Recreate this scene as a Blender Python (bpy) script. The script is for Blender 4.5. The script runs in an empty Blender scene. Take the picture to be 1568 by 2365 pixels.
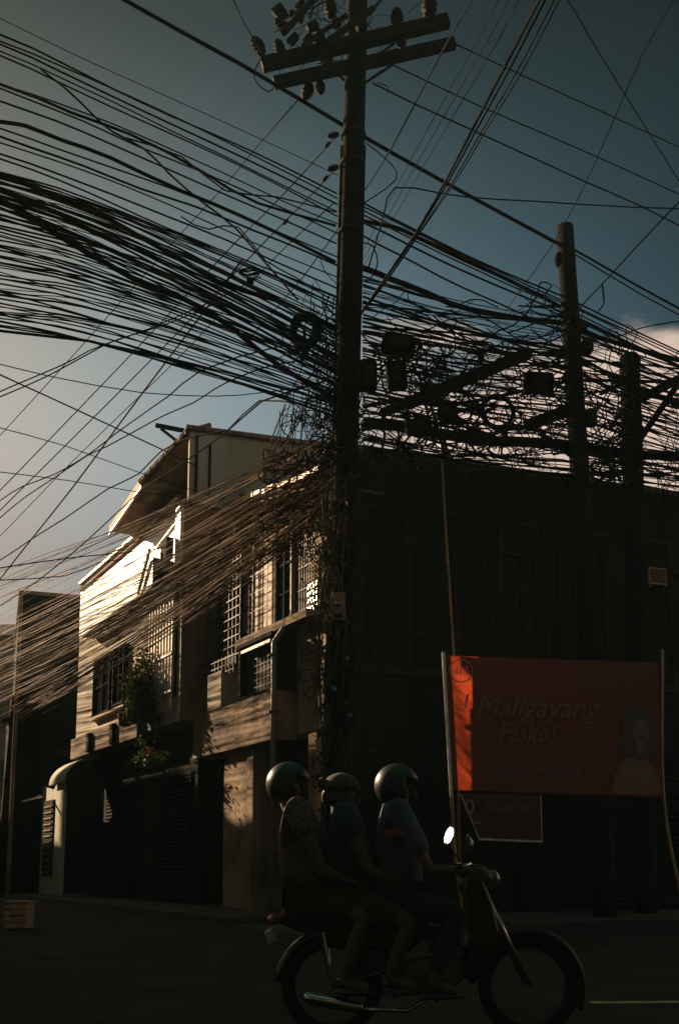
import bpy, bmesh, math, random
from mathutils import Vector, Matrix, noise
random.seed(7)
S = bpy.context.scene; col = S.collection
# ---------------------------------------------------------------- camera maths: photo pixel -> point at a given distance
FO = 2300.0; PT = math.radians(8); YP = 2000 - FO * math.tan(PT); CAMZ = 1.0
def ray(x, y):
    u = (x - 784) / FO; v = (YP - y) / FO
    return Vector((u, math.cos(PT) - v * math.sin(PT), math.sin(PT) + v * math.cos(PT)))
def at(x, y, Y):
    r = ray(x, y); return Vector((0, 0, CAMZ)) + r * (Y / r.y)
class Frame:
    def __init__(s, O, d, n): s.O = Vector((O[0], O[1], 0)); s.d = Vector((d[0], d[1], 0)); s.n = Vector((n[0], n[1], 0))
    def P(s, t, o, z): return s.O + s.d * t + s.n * o + Vector((0, 0, z))
    def px(s, x, y, o=0):
        r = ray(x, y); a = s.O.dot(s.n) + o
        P = r * (a / r.dot(s.n)); return ((P - s.O).dot(s.d), P.z + CAMZ)
CO = at(770, 2000, 18)
L = Frame(CO, (-.5, .866), (-.866, -.5))
R = Frame(CO, (.946, .325), (.325, -.946))
# ---------------------------------------------------------------- materials
def mat(name, c, rough=.7, c2=None, scale=6, det=4, bump=0.0, metal=0, spec=.5, bscale=None, stretch=None, fac=(.35, .65), trans=0, emis=None, tcol=None):
    m = bpy.data.materials.new(name); m.use_nodes = True; nt = m.node_tree; b = nt.nodes['Principled BSDF']
    b.inputs['Roughness'].default_value = rough; b.inputs['Metallic'].default_value = metal
    b.inputs['Specular IOR Level'].default_value = spec
    c2 = c2 or tuple(x * .6 for x in c)
    tc = nt.nodes.new('ShaderNodeTexCoord'); mp = nt.nodes.new('ShaderNodeMapping'); nt.links.new(tc.outputs['Object'], mp.inputs[0])
    if stretch: mp.inputs['Scale'].default_value = stretch
    nz = nt.nodes.new('ShaderNodeTexNoise'); nz.inputs['Scale'].default_value = scale; nz.inputs['Detail'].default_value = det
    nt.links.new(mp.outputs[0], nz.inputs['Vector'])
    mr = nt.nodes.new('ShaderNodeMapRange'); mr.inputs[1].default_value = fac[0]; mr.inputs[2].default_value = fac[1]
    nt.links.new(nz.outputs['Fac'], mr.inputs[0])
    mx = nt.nodes.new('ShaderNodeMix'); mx.data_type = 'RGBA'
    mx.inputs[6].default_value = (*c2, 1); mx.inputs[7].default_value = (*c, 1)
    nt.links.new(mr.outputs[0], mx.inputs[0]); nt.links.new(mx.outputs[2], b.inputs['Base Color'])
    if bump:
        n2 = nt.nodes.new('ShaderNodeTexNoise'); n2.inputs['Scale'].default_value = bscale or scale * 4; n2.inputs['Detail'].default_value = 5
        nt.links.new(mp.outputs[0], n2.inputs['Vector'])
        bp = nt.nodes.new('ShaderNodeBump'); bp.inputs['Strength'].default_value = bump; bp.inputs['Distance'].default_value = .02
        nt.links.new(n2.outputs['Fac'], bp.inputs['Height']); nt.links.new(bp.outputs[0], b.inputs['Normal'])
    if trans:
        t = nt.nodes.new('ShaderNodeBsdfTranslucent'); (nt.links.new(mx.outputs[2], t.inputs[0]) if not tcol else setattr(t.inputs[0], 'default_value', (*tcol, 1)))
        ms = nt.nodes.new('ShaderNodeMixShader'); ms.inputs[0].default_value = trans
        nt.links.new(b.outputs[0], ms.inputs[1]); nt.links.new(t.outputs[0], ms.inputs[2])
        nt.links.new(ms.outputs[0], nt.nodes['Material Output'].inputs[0])
    if emis:
        b.inputs['Emission Color'].default_value = (*emis[:3], 1); b.inputs['Emission Strength'].default_value = emis[3]
    return m
def corrugated(name, c, c2, period=.09, rough=.5, ax='X'):
    m = mat(name, c, .92, c2, 2.5, 5, spec=.04); nt = m.node_tree; b = nt.nodes['Principled BSDF']
    w = nt.nodes.new('ShaderNodeTexWave'); w.wave_type = 'BANDS'; w.bands_direction = ax; w.inputs['Scale'].default_value = .314 / period
    tc = [n for n in nt.nodes if n.type == 'TEX_COORD'][0]; nt.links.new(tc.outputs['Object'], w.inputs[0])
    bp = nt.nodes.new('ShaderNodeBump'); bp.inputs['Distance'].default_value = .03; nt.links.new(w.outputs['Fac'], bp.inputs['Height'])
    nt.links.new(bp.outputs[0], b.inputs['Normal']); return m
M = {}
M['asphalt'] = mat('asphalt', (.016, .018, .016), .9, (.006, .007, .006), 1.1, 10, .6, bscale=50, spec=.15, fac=(.4, .6))
M['pave'] = mat('pavement concrete', (.035, .036, .03), .9, (.014, .014, .012), 1.2, 8, .4, bscale=30)
M['marking'] = mat('worn road paint', (.55, .45, .2), .7, (.15, .13, .09), 14, 6)
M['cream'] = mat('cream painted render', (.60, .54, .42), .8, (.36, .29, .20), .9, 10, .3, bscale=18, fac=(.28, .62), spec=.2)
M['white'] = mat('chalky white paint', (.80, .76, .70), .45, (.55, .48, .40), 1.3, 8, .15, bscale=20, fac=(.25, .5))
M['stain'] = mat('stained brown render', (.30, .21, .13), .9, (.14, .09, .055), 1.6, 9, .4, stretch=(1.6, 1.6, .5), bscale=12)
M['tan'] = mat('weathered shadow dappled tan render', (.36, .235, .12), .85, (.10, .062, .032), 1.3, 10, .6, stretch=(1, 1, .75), bscale=9, fac=(.36, .6))  # dark patches put dappled shadow into the colour, besides weathering
M['grey'] = mat('bare grey cement', (.42, .40, .31), .9, (.30, .28, .21), .8, 9, .3, stretch=(1, 1, .45), bscale=14, spec=.1)
M['darkwall'] = mat('dark wall boards', (.015, .016, .012), .9, (.007, .008, .006), 1.2, 8, .4, stretch=(1, 1, .3), bscale=9, spec=.08)  # near black base colour with faint mottling
M['brownwood'] = mat('old brown timber', (.034, .022, .012), .85, (.016, .011, .007), 3, 8, .4, stretch=(1, 1, .2), spec=.08)
M['sheet'] = corrugated('grey corrugated sheet', (.15, .14, .125), (.07, .06, .05), .12)
M['roof'] = corrugated('rusting roof sheet', (.22, .18, .15), (.1, .06, .04), .2)
M['tin'] = mat('rust streaked tin gutter', (.5, .38, .27), .5, (.22, .13, .08), 9, 8, .5, metal=.35)
M['soffit'] = mat('brown soffit boards', (.2, .12, .075), .8, (.1, .06, .04), 3, 6, .3, stretch=(1, 1, 4))
M['darkframe'] = mat('dark window frame', (.02, .013, .010), .9, (.01, .007, .006), 6, spec=.05)
M['glass'] = mat('dusty window glass', (.06, .06, .055), .12, (.09, .085, .075), 3, 6, spec=.8)
M['sunglass'] = mat('jalousie glass', (.6, .4, .27), .3, (.4, .27, .18), 8, 6, metal=.8, spec=1)
M['curtain'] = mat('pale curtain cloth', (.72, .62, .5), .8, (.55, .45, .35), 2, 5, .5, stretch=(4, 4, .3), bscale=6, fac=(.3, .6))
M['iron'] = mat('rusty grille iron', (.07, .045, .03), .6, (.03, .022, .018), 10)
M['whiteiron'] = mat('white painted grille', (.7, .66, .58), .45, (.5, .42, .33), 9)
M['screen'] = mat('dusty mesh screen', (.2, .19, .16), .8, (.07, .065, .055), 9, 8, .6)
M['pipe'] = mat('grey downpipe', (.2, .18, .15), .45, (.18, .15, .12), 5)
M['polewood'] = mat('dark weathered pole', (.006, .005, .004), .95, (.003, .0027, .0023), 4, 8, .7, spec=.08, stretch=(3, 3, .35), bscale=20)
M['steel'] = mat('dark crossarm', (.016, .012, .009), .85, (.008, .006, .005), 6, 6, .3, spec=.1)  # dark base colour, faintly mottled
M['porcelain'] = mat('brown insulator', (.014, .009, .007), .8, (.008, .006, .005), 8, spec=.08)
M['cable'] = mat('black cable sheath', (.005, .005, .004), .9, (.003, .003, .003), 20, spec=.04)
M['dusty'] = mat('sun gold service wire', (.34, .175, .058), .65, (.05, .028, .010), 3.5, 5, spec=.06)  # golden tone puts the sunlight on the wires into their colour
M['brownwire'] = mat('brown service wire', (.09, .05, .02), .8, (.018, .011, .006), 4, 5, spec=.03)
M['leaf'] = mat('dark green leaves', (.075, .09, .022), .75, (.03, .042, .01), 6, trans=.3, spec=.15)
M['stem'] = mat('woody stem', (.09, .06, .035), .8)
M['flower'] = mat('orange blossom', (.7, .2, .03), .6, (.5, .12, .02), 9)
M['yellowleaf'] = mat('yellow green leaves', (.22, .19, .03), .6, (.12, .12, .03), 9)
M['banner'] = mat('orange red tarpaulin', (.125, .05, .032), .6, (.095, .042, .03), .8, 6, .35, bscale=2.5, trans=.4, spec=.2, tcol=(.75, .105, .035))
M['banner2'] = mat('deep red tarpaulin', (.07, .03, .022), .5, (.05, .025, .02), 3, 6, .35, bscale=4, trans=.4, tcol=(.3, .03, .02))
M['hem'] = mat('white batten', (.8, .74, .62), .45, (.62, .55, .45), 6, 5)
M['bamboo'] = mat('bamboo', (.42, .24, .07), .45, (.2, .11, .035), 5, 5, stretch=(1, 1, .4))
M['yellowprint'] = mat('yellow print', (.26, .15, .05), .5, (.2, .11, .04), 5, trans=.5, tcol=(.7, .4, .04))
M['greyprint'] = mat('pale blue print', (.2, .2, .19), .5, (.16, .16, .15), 5, trans=.4)
M['whiteprint'] = mat('white print', (.75, .6, .5), .5, (.6, .45, .38), 12, trans=.7)
M['skinprint'] = mat('portrait skin print', (.21, .11, .06), .6, (.18, .09, .05), 4, trans=.3)
M['hairprint'] = mat('portrait hair print', (.045, .024, .015), .6)
M['greenprint'] = mat('portrait dress print', (.19, .10, .045), .6)
M['skin'] = mat('skin', (.12, .068, .04), .65, (.09, .05, .032), 10, spec=.2)
M['black'] = mat('black gloss plastic', (.015, .015, .017), .18, (.02, .02, .02), 6, spec=.6)
M['helmet'] = mat('dark helmet shell', (.012, .013, .014), .36, (.008, .008, .009), 6, spec=.35)
M['helmet2'] = mat('navy helmet shell', (.012, .015, .02), .38, (.008, .01, .014), 6, spec=.35)
M['cap'] = mat('brown cloth cap', (.06, .045, .026), .85, (.04, .03, .018), 20)
M['visor'] = mat('blue tinted visor', (.03, .08, .14), .1, (.02, .06, .1), 4, spec=.8)
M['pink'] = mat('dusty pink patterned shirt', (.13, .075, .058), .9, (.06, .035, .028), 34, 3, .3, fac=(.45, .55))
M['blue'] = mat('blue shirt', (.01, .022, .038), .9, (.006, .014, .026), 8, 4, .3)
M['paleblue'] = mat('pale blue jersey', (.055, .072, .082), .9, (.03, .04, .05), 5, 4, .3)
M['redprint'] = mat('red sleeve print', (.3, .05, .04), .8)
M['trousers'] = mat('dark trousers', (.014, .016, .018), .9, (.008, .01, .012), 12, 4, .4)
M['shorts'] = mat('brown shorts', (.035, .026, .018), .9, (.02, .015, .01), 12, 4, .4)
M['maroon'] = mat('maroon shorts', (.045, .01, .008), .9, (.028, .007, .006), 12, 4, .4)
M['hair'] = mat('black hair', (.012, .01, .009), .45, (.02, .016, .013), 40)
M['shoe'] = mat('rubber sandal', (.03, .028, .026), .7)
M['tyre'] = mat('tyre rubber', (.008, .008, .008), .85, (.013, .013, .013), 30, bump=.3, spec=.1)
M['chrome'] = mat('worn chrome', (.65, .6, .52), .18, (.4, .36, .3), 14, metal=1)
M['engine'] = mat('engine alloy', (.16, .16, .15), .45, (.06, .055, .05), 12, metal=.7)
M['redpaint'] = mat('dark red paint', (.022, .006, .005), .4, (.012, .004, .004), 6, spec=.2)
M['taillens'] = mat('red tail lens', (.35, .02, .01), .2)
M['mirrorglass'] = mat('mirror glass', (.95, .93, .9), .36, (.85, .84, .82), 4, metal=1)
M['tile'] = mat('mint shopfront tile', (.5, .52, .42), .5, (.36, .38, .29), 5, 6)
M['canopy'] = mat('dirty canvas canopy', (.5, .45, .36), .85, (.32, .28, .2), 6, 8)
M['crate'] = mat('plywood crate', (.38, .25, .12), .8, (.2, .13, .06), 7)
M['shutter'] = corrugated('roller shutter', (.008, .009, .008), (.005, .005, .005), .1, ax='Z')
M['tubelamp'] = mat('tube lamp casing', (.7, .66, .55), .4)
M['brownhouse'] = mat('brown plaster', (.12, .075, .045), .85, (.07, .045, .03), 2, 8)
# ---------------------------------------------------------------- mesh helpers
class MB:
    def __init__(s): s.v = []; s.f = []; s.mi = []
    def quad8(s, p):   # 8 points: bottom ring 4, top ring 4
        b = len(s.v); s.v += [tuple(q) for q in p]
        for f in ((3, 2, 1, 0), (4, 5, 6, 7), (0, 1, 5, 4), (1, 2, 6, 5), (2, 3, 7, 6), (3, 0, 4, 7)): s.f.append(tuple(b + i for i in f))
        return s
    def fbox(s, F, t0, t1, o0, o1, z0, z1):
        return s.quad8([F.P(t0, o0, z0), F.P(t1, o0, z0), F.P(t1, o1, z0), F.P(t0, o1, z0), F.P(t0, o0, z1), F.P(t1, o0, z1), F.P(t1, o1, z1), F.P(t0, o1, z1)])
    def box(s, x0, x1, y0, y1, z0, z1):
        return s.quad8([(x0, y0, z0), (x1, y0, z0), (x1, y1, z0), (x0, y1, z0), (x0, y0, z1), (x1, y0, z1), (x1, y1, z1), (x0, y1, z1)])
    def fpoly(s, F, pts, o0, o1):
        b = len(s.v); n = len(pts)
        s.v += [tuple(F.P(t, o0, z)) for t, z in pts] + [tuple(F.P(t, o1, z)) for t, z in pts]
        s.f.append(tuple(b + i for i in range(n))); s.f.append(tuple(b + n + i for i in reversed(range(n))))
        for i in range(n): j = (i + 1) % n; s.f.append((b + i, b + n + i, b + n + j, b + j))
        return s
    def beam(s, a, b, w, h, up=Vector((0, 0, 1))):
        a = Vector(a); b = Vector(b); d = (b - a).normalized()
        if abs(d.dot(up)) > .95: up = Vector((1, 0, 0))
        x = d.cross(up).normalized(); u = x.cross(d).normalized(); x *= w / 2; u *= h / 2
        return s.quad8([a - x - u, b - x - u, b + x - u, a + x - u, a - x + u, b - x + u, b + x + u, a + x + u])
    def tube(s, pts, r, n=8, cap=True):
        pts = [Vector(p) for p in pts]; m = len(pts); rr = r if isinstance(r, (list, tuple)) else [r] * m
        b = len(s.v); ref = None
        for i, p in enumerate(pts):
            d = (pts[min(i + 1, m - 1)] - pts[max(i - 1, 0)]).normalized()
            if ref is None: ref = d.cross(Vector((0, 0, 1))); ref = ref if ref.length > .1 else d.cross(Vector((0, 1, 0)))
            ref = (ref - d * ref.dot(d)).normalized(); q = d.cross(ref)
            for k in range(n):
                a = 2 * math.pi * k / n; s.v.append(tuple(p + (ref * math.cos(a) + q * math.sin(a)) * rr[i]))
        for i in range(m - 1):
            for k in range(n):
                k2 = (k + 1) % n; s.f.append((b + i * n + k, b + i * n + k2, b + (i + 1) * n + k2, b + (i + 1) * n + k))
        if cap: s.f.append(tuple(b + k for k in reversed(range(n)))); s.f.append(tuple(b + (m - 1) * n + k for k in range(n)))
        return s
    def lathe(s, prof, c, axis=(0, 0, 1), n=20):
        ax = Vector(axis).normalized(); x = ax.orthogonal().normalized(); y = ax.cross(x); c = Vector(c); b = len(s.v); m = len(prof)
        for r, h in prof:
            for k in range(n):
                a = 2 * math.pi * k / n; s.v.append(tuple(c + ax * h + (x * math.cos(a) + y * math.sin(a)) * r))
        for i in range(m - 1):
            for k in range(n): k2 = (k + 1) % n; s.f.append((b + i * n + k, b + i * n + k2, b + (i + 1) * n + k2, b + (i + 1) * n + k))
        s.f.append(tuple(b + k for k in reversed(range(n)))); s.f.append(tuple(b + (m - 1) * n + k for k in range(n)))
        return s
    def ell(s, c, rx, ry, rz, n=16, rot=None, zmin=-1):
        b = len(s.v); m = n // 2; c = Vector(c); th = [math.pi * i / m for i in range(m + 1)]
        rows = [t for t in th if math.cos(t) >= zmin]
        for t in rows:
            for k in range(n):
                a = 2 * math.pi * k / n; p = Vector((rx * math.sin(t) * math.cos(a), ry * math.sin(t) * math.sin(a), rz * math.cos(t)))
                if rot: p = rot @ p
                s.v.append(tuple(c + p))
        for i in range(len(rows) - 1):
            for k in range(n): k2 = (k + 1) % n; s.f.append((b + i * n + k, b + (i + 1) * n + k, b + (i + 1) * n + k2, b + i * n + k2))
        return s
    def torus(s, c, R_, r, axis, n=28, k=8, sx=1, sz=1):
        ax = Vector(axis).normalized(); x = ax.cross(Vector((0, 0, 1))); x = x.normalized() if x.length > .1 else Vector((1, 0, 0)); y = x.cross(ax)
        c = Vector(c); pts = [c + x * math.cos(2 * math.pi * i / n) * R_ * sx + y * math.sin(2 * math.pi * i / n) * R_ * sz for i in range(n + 1)]
        return s.tube(pts, r, k, cap=False)
    def build(s, name, m, parent=None, smooth=False, bevel=0, split=False):
        if split:
            par = list(range(len(s.v)))
            def fd(i):
                while par[i] != i: par[i] = par[par[i]]; i = par[i]
                return i
            for f in s.f:
                for i in f[1:]: par[fd(i)] = fd(f[0])
            comp = {}
            for f in s.f: comp.setdefault(fd(f[0]), []).append(f)
            for fs in comp.values():
                idx = sorted({i for f in fs for i in f}); mp = {i: k for k, i in enumerate(idx)}
                q = MB(); q.v = [s.v[i] for i in idx]; q.f = [tuple(mp[i] for i in f) for f in fs]; o = q.build(name, m, parent, smooth, bevel)
            return o
        me = bpy.data.meshes.new(name); me.from_pydata(s.v, [], s.f); me.materials.append(M[m]); me.update()
        bm = bmesh.new(); bm.from_mesh(me); bmesh.ops.remove_doubles(bm, verts=bm.verts, dist=1e-6); bmesh.ops.recalc_face_normals(bm, faces=bm.faces); bm.to_mesh(me); bm.free()
        if smooth: me.polygons.foreach_set('use_smooth', [True] * len(me.polygons))
        o = bpy.data.objects.new(name, me); col.objects.link(o)
        if bevel: md = o.modifiers.new('b', 'BEVEL'); md.width = bevel; md.segments = 2; md.limit_method = 'ANGLE'
        if parent: o.parent = parent; o.matrix_parent_inverse = Matrix.Translation(-parent_loc(parent))
        return o
def parent_loc(p):
    v = Vector((0, 0, 0))
    while p: v += p.location; p = p.parent
    return v
def tag(o, label, cat, group=None, kind=None):
    if label: o['label'] = label
    if cat: o['category'] = cat
    if group: o['group'] = group
    if kind: o['kind'] = kind
    return o
def thing(name, label, cat, loc=(0, 0, 0), group=None):
    o = bpy.data.objects.new(name, None); o.empty_display_size = .2; o.location = loc; col.objects.link(o); return tag(o, label, cat, group)
def struct(o): o['kind'] = 'structure'; return o
def text(name, s, mat_, parent, F_pos, xdir, size, width=None, shear=0, loff=.012):
    cu = bpy.data.curves.new(name, 'FONT'); cu.body = s; cu.size = size; cu.shear = shear; cu.extrude = .001; cu.resolution_u = 2
    tmp = bpy.data.objects.new(name + '_outline', cu); col.objects.link(tmp); bpy.context.view_layer.update()
    me = bpy.data.meshes.new_from_object(tmp); bpy.data.objects.remove(tmp); me.materials.clear(); me.materials.append(M[mat_])
    o = bpy.data.objects.new(name, me); col.objects.link(o)
    x = Vector(xdir).normalized(); z = Vector((0, 0, 1)); nrm = x.cross(z)
    bpy.context.view_layer.update()
    sc = width / o.dimensions.x if width else 1
    m3 = Matrix((x * sc, z, nrm)).transposed()
    mw = m3.to_4x4(); mw.translation = Vector(F_pos) + nrm * loff
    o.parent = parent; o.matrix_parent_inverse = Matrix.Identity(4)
    o.matrix_basis = Matrix.Translation(-parent_loc(parent)) @ mw
    return o
# ---------------------------------------------------------------- wires
def spline(pts, step):
    P = [pts[0] * 2 - pts[1]] + list(pts) + [pts[-1] * 2 - pts[-2]]; out = []
    for i in range(1, len(P) - 2):
        a, b, c, d = P[i - 1:i + 3]; n = max(2, int((c - b).length / step))
        for k in range(n):
            t = k / n; out.append(.5 * ((2 * b) + (c - a) * t + (2 * a - 5 * b + 4 * c - d) * t * t + (3 * b - a - 3 * c + d) * t ** 3))
    out.append(P[-2]); return out
def wire_pts(pts, wob=0, step=.9):
    q = spline([at(*p) for p in pts], step)
    if wob:
        s = random.uniform(0, 100)
        q = [p + Vector((noise.noise((i * .35, s, 0)), noise.noise((i * .35, s, 5)), noise.noise((i * .35, s, 9)))) * wob for i, p in enumerate(q)]
    return q
def wire(pts, wpx, label, group=None, m='cable', wob=0, name='overhead_cable', step=.9, cat='cable'):
    Y = sum(p[2] for p in pts) / len(pts); r = max(wpx * (1.22 if m == 'cable' else 1) * Y / FO / 2, .0035)
    o = MB().tube(wire_pts(pts, wob, step), r, 5).build(name, m, smooth=True)
    return tag(o, label, cat, group)
YL = 11.2; YPO = 14.5
def dep(x):   # depth of the main-road span at picture column x
    if x < 780: return YL + (YPO - .25 - YL) * (x + 0) / 780 if x > -600 else YL - 2.5
    return YPO + (x - 780) * .0056
def span(pts, *a, **k): return wire([(x, y, dep(x)) for x, y in pts], *a, **k)
# ================================================================= GROUND
def sheet(name, pts, z, m):
    mb = MB(); mb.v = [(x, y, z) for x, y in pts]; mb.f = [tuple(range(len(pts)))]; return struct(mb.build(name, m))
sheet('ground', [(-220, -120), (220, -120), (220, 260), (-220, 260)], -.01, 'pave')
def Rq(u, o): p = R.P(u, o, 0); return (p.x, p.y)
def Lq(t, o): p = L.P(t, o, 0); return (p.x, p.y)
sheet('road', [Rq(-70, 3.0), Rq(80, 3.0), Rq(80, 21), Rq(-70, 21)], 0.0, 'asphalt')
sheet('side_road', [Lq(-4.5, 1.9), Lq(70, 1.9), Lq(70, 8.3), Lq(-4.5, 8.3)], .004, 'asphalt')
struct(MB().fbox(R, .2, 80, -6, 3.0, -.1, .13).build('pavement', 'pave', bevel=.02))
struct(MB().fbox(L, .5, 60, -2, 1.9, -.1, .128).build('side_pavement', 'pave', bevel=.02))
p0 = at(1362, 2300, 7.55); sheet('road_marking', [(p0.x, 7.5), (p0.x + 6, 7.75), (p0.x + 6, 7.87), (p0.x, 7.62)], .004, 'marking')
# ================================================================= WHITE HOUSE
OW = .8
wh = thing('white_house', 'sunlit white three storey house with jutting balcony, grey side wall and deep eaves', 'house', L.P(8, 0, 0))
MB().fbox(L, 5.7, 14.45, -6, OW, 4.3, 9.42).build('wall', 'cream', wh)
MB().fbox(L, 5.75, 14.4, OW, OW + .03, 8.02, 9.42).build('upper_wall', 'white', wh)
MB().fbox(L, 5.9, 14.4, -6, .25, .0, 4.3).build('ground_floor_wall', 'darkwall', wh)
MB().fbox(L, 5.66, 5.7, -6, OW + .02, 4.3, 9.4).build('end_wall', 'stain', wh)
MB().fbox(L, 5.7, 14.3, OW, OW + .1, 9.42, 9.5).fbox(L, 5.7, 14.3, OW + .02, OW + .08, 9.53, 9.58).build('cornice', 'stain', wh, split=True, bevel=.01)
MB().fbox(L, 5.72, 14.2, OW + .08, OW + .16, 9.58, 9.66).build('gutter', 'tin', wh)
MB().fbox(L, 5.63, 5.95, OW + .03, OW + .12, 8.0, 9.4).build('corner_post', 'white', wh)
OB = 1.2
(tb0, zb0), (tb1, zb1), (_, zt0) = L.px(353, 1352, OB), L.px(190, 1462, OB), L.px(353, 1292, OB)
bal = MB().fbox(L, tb0, tb1, OW + .03, OB, zb0, zt0).build('balcony', 'white', wh)
MB().fbox(L, tb0, tb1 + .02, OW + .04, OB + .02, zb0 - .05, zb0).build('balcony_floor', 'soffit', wh)
MB().fbox(L, tb0 - .03, tb0, OW + .02, OB + .01, zb0 - .05, zt0 + .03).build('balcony_end_shade', 'darkwall', wh)  # dark plate puts the shade of this end face into its colour
MB().beam(L.P(tb0 + .9, OB + .06, zb0), L.P(tb0 + .1, OB + .06, zt0 + .25), .05, .1).build('brace', 'brownwood', wh)
MB().fbox(L, tb0 - .6, tb0 - .2, OW + .12, OW + .3, zt0 - .1, zt0 + .4).build('vent_box', 'darkwall', wh)
# upper storey and grey side wall
oe = 1.45; D_ = L.px(436, 1000, oe)
W2 = Frame(L.P(D_[0] - .03, oe - .02, 0), (.946, .325), (.325, -.946)); zb2 = W2.px(443, 1152)[1]
z443 = W2.px(443, 995)[1]; u735, z735 = W2.px(735, 1020)
MB().fpoly(W2, [(0, zb2), (.5, zb2 - .12), (9.0, zb2 - .5), (9.0, z735 - .1), (u735, z735), (0, z443)], -.15, 0).build('side_wall', 'grey', wh)
MB().fpoly(W2, [(-.1, z443 + .0), (u735 + 3, z735 - .12), (u735 + 3, z735 - .02), (-.1, z443 + .08)], -.6, .12).build('roof_edge', 'roof', wh)
MB().fbox(L, 5.7, 9.6, -5.8, -.15, 9.42, z443 - .5).build('top_storey_wall', 'soffit', wh)
MB().fbox(W2, .12, .18, 0, .05, zb2, z443 - .1).fbox(W2, .42, .47, 0, .04, zb2 + .1, z443 - .25).build('downpipe', 'steel', wh, split=True)
# eave
A, B, C_, D_ = L.px(256, 1224, oe), L.px(325, 1118, oe), L.px(400, 1032, oe), L.px(436, 1000, oe)
I0, I1 = L.px(322, 1233, .35), L.px(452, 1152, .35)
def slab(q, th, m, nm, par):
    mb = MB(); q = [Vector(p) for p in q]; mb.quad8(q + [p + Vector((0, 0, th)) for p in q]); return mb.build(nm, m, par)
slab([L.P(D_[0], oe, D_[1] - .05), L.P(B[0], oe, B[1] - .05), L.P(B[0], -.1, 10.25), L.P(D_[0], -.1, 10.4)], .05, 'soffit', 'soffit', wh)
slab([L.P(B[0], oe, B[1] - .05), L.P(A[0], oe, A[1] - .05), L.P(I0[0] + .2, .35, I0[1]), L.P(B[0], .35, 10.1)], .05, 'soffit', 'lower_soffit', wh)
mb = MB(); n = 26
for i in range(n):   # tile ends along the eave
    a = i / n; t = D_[0] + (B[0] - D_[0]) * a; z = D_[1] + (B[1] - D_[1]) * a
    mb.tube([L.P(t, oe + .08, z), L.P(t, oe - .5, z + .3)], .055, 8)
mb.build('roof_tiles', 'roof', wh, smooth=True)
mb = MB(); mb.beam(L.P(B[0] - .1, oe, B[1]), L.P(A[0], oe, A[1]), .08, .22); mb.build('fascia', 'cream', wh)
MB().beam(L.P(B[0] - .3, oe + .06, B[1] - .18), L.P(A[0] - .1, oe + .06, A[1] - .16), .05, .07).build('eave_gutter', 'tin', wh)
slab([L.P(D_[0], oe - .02, D_[1] + .03), L.P(A[0], oe - .02, A[1] + .1), L.P(A[0] - .5, -2.5, A[1] + 1.3), L.P(D_[0], -2.5, z443 + .0)], .06, 'roof', 'roof', wh)
h0, h1, h2, h3 = at(360, 982, 22.4), at(432, 996, 22.5), at(372, 990, 22.4), at(424, 1030, 22.6)
MB().beam(h0, h1, .1, .08).beam(h2, h3, .06, .05).build('ridge_bracket', 'steel', wh, split=True)
# windows
def window(F, par, t0, t1, z0, z1, o, cols_, rows_, frame='darkframe', pane='glass', w=.07, dpt=.09, nm='window', tilt=0):
    mb = MB(); 
    mb.fbox(F, t0, t0 + w, o, o + dpt, z0, z1).fbox(F, t1 - w, t1, o, o + dpt, z0, z1).fbox(F, t0 + w, t1 - w, o, o + dpt, z0, z0 + w).fbox(F, t0 + w, t1 - w, o, o + dpt, z1 - w, z1)
    for i in range(1, cols_):
        t = t0 + (t1 - t0) * i / cols_; mb.fbox(F, t - w * .35, t + w * .35, o, o + dpt * .8, z0 + w, z1 - w)
    for j in range(1, rows_):
        z = z0 + (z1 - z0) * j / rows_; mb.fbox(F, t0 + w, t1 - w, o, o + dpt * .7, z - w * .3, z + w * .3)
    f = mb.build(nm, frame, par)
    MB().fbox(F, t0 + w * .5, t1 - w * .5, o + .005, o + .03, z0 + w * .5, z1 - w * .5).build('pane', pane, f)
    return f
def open_window(F, par, t0, t1, z0, z1, o, m='curtain'): return window(F, par, t0, t1, z0, z1, o, 2, 2, 'darkframe', m, .06, .14)
open_window(L, wh, 10.75, 12.35, 5.2, 6.85, OW, 'curtain')
window(L, wh, 9.55, 10.5, 5.25, 6.85, OW, 2, 2, 'darkframe', 'curtain', .06, .14)
MB().fbox(L, 9.4, 12.5, OW, OW + .16, 5.12, 5.19).build('window_sill', 'cream', wh)
MB().fbox(L, 7.75, 8.1, OW, OW + .1, 4.85, 7.6).build('pilaster', 'stain', wh)
MB().fbox(L, 5.95, 7.7, OW, OW + .03, 4.9, 7.75).build('dark_opening_sheet', 'darkwall', wh)  # flat dark sheet on the wall stands in for a shaded opening
gr = MB()
for i in range(9):
    t = 6.05 + i * .2; gr.fbox(L, t, t + .05, OW + .05, OW + .1, 4.6, 7.6)
gr.fbox(L, 6.0, 7.7, OW + .1, OW + .13, 5.9, 5.95).fbox(L, 6.0, 7.7, OW + .1, OW + .13, 5.0, 5.05)
gr.build('grille', 'whiteiron', wh)
MB().fbox(L, 8.3, 14.46, OW, OW + .14, 4.2, 4.8).build('ledge', 'stain', wh)
MB().fbox(L, 10.0, 10.25, OW + .14, OW + .25, 4.2, 4.75).fbox(L, 12.2, 12.4, OW + .14, OW + .25, 4.2, 4.75).build('bracket', 'darkwall', wh, split=True)
MB().fbox(L, 6.2, 8.5, .25, .3, .2, 3.2).fbox(L, 10.2, 12.8, .25, .3, .2, 3.2).build('shutter', 'shutter', wh, split=True)
cp = MB(); n = 10
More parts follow.
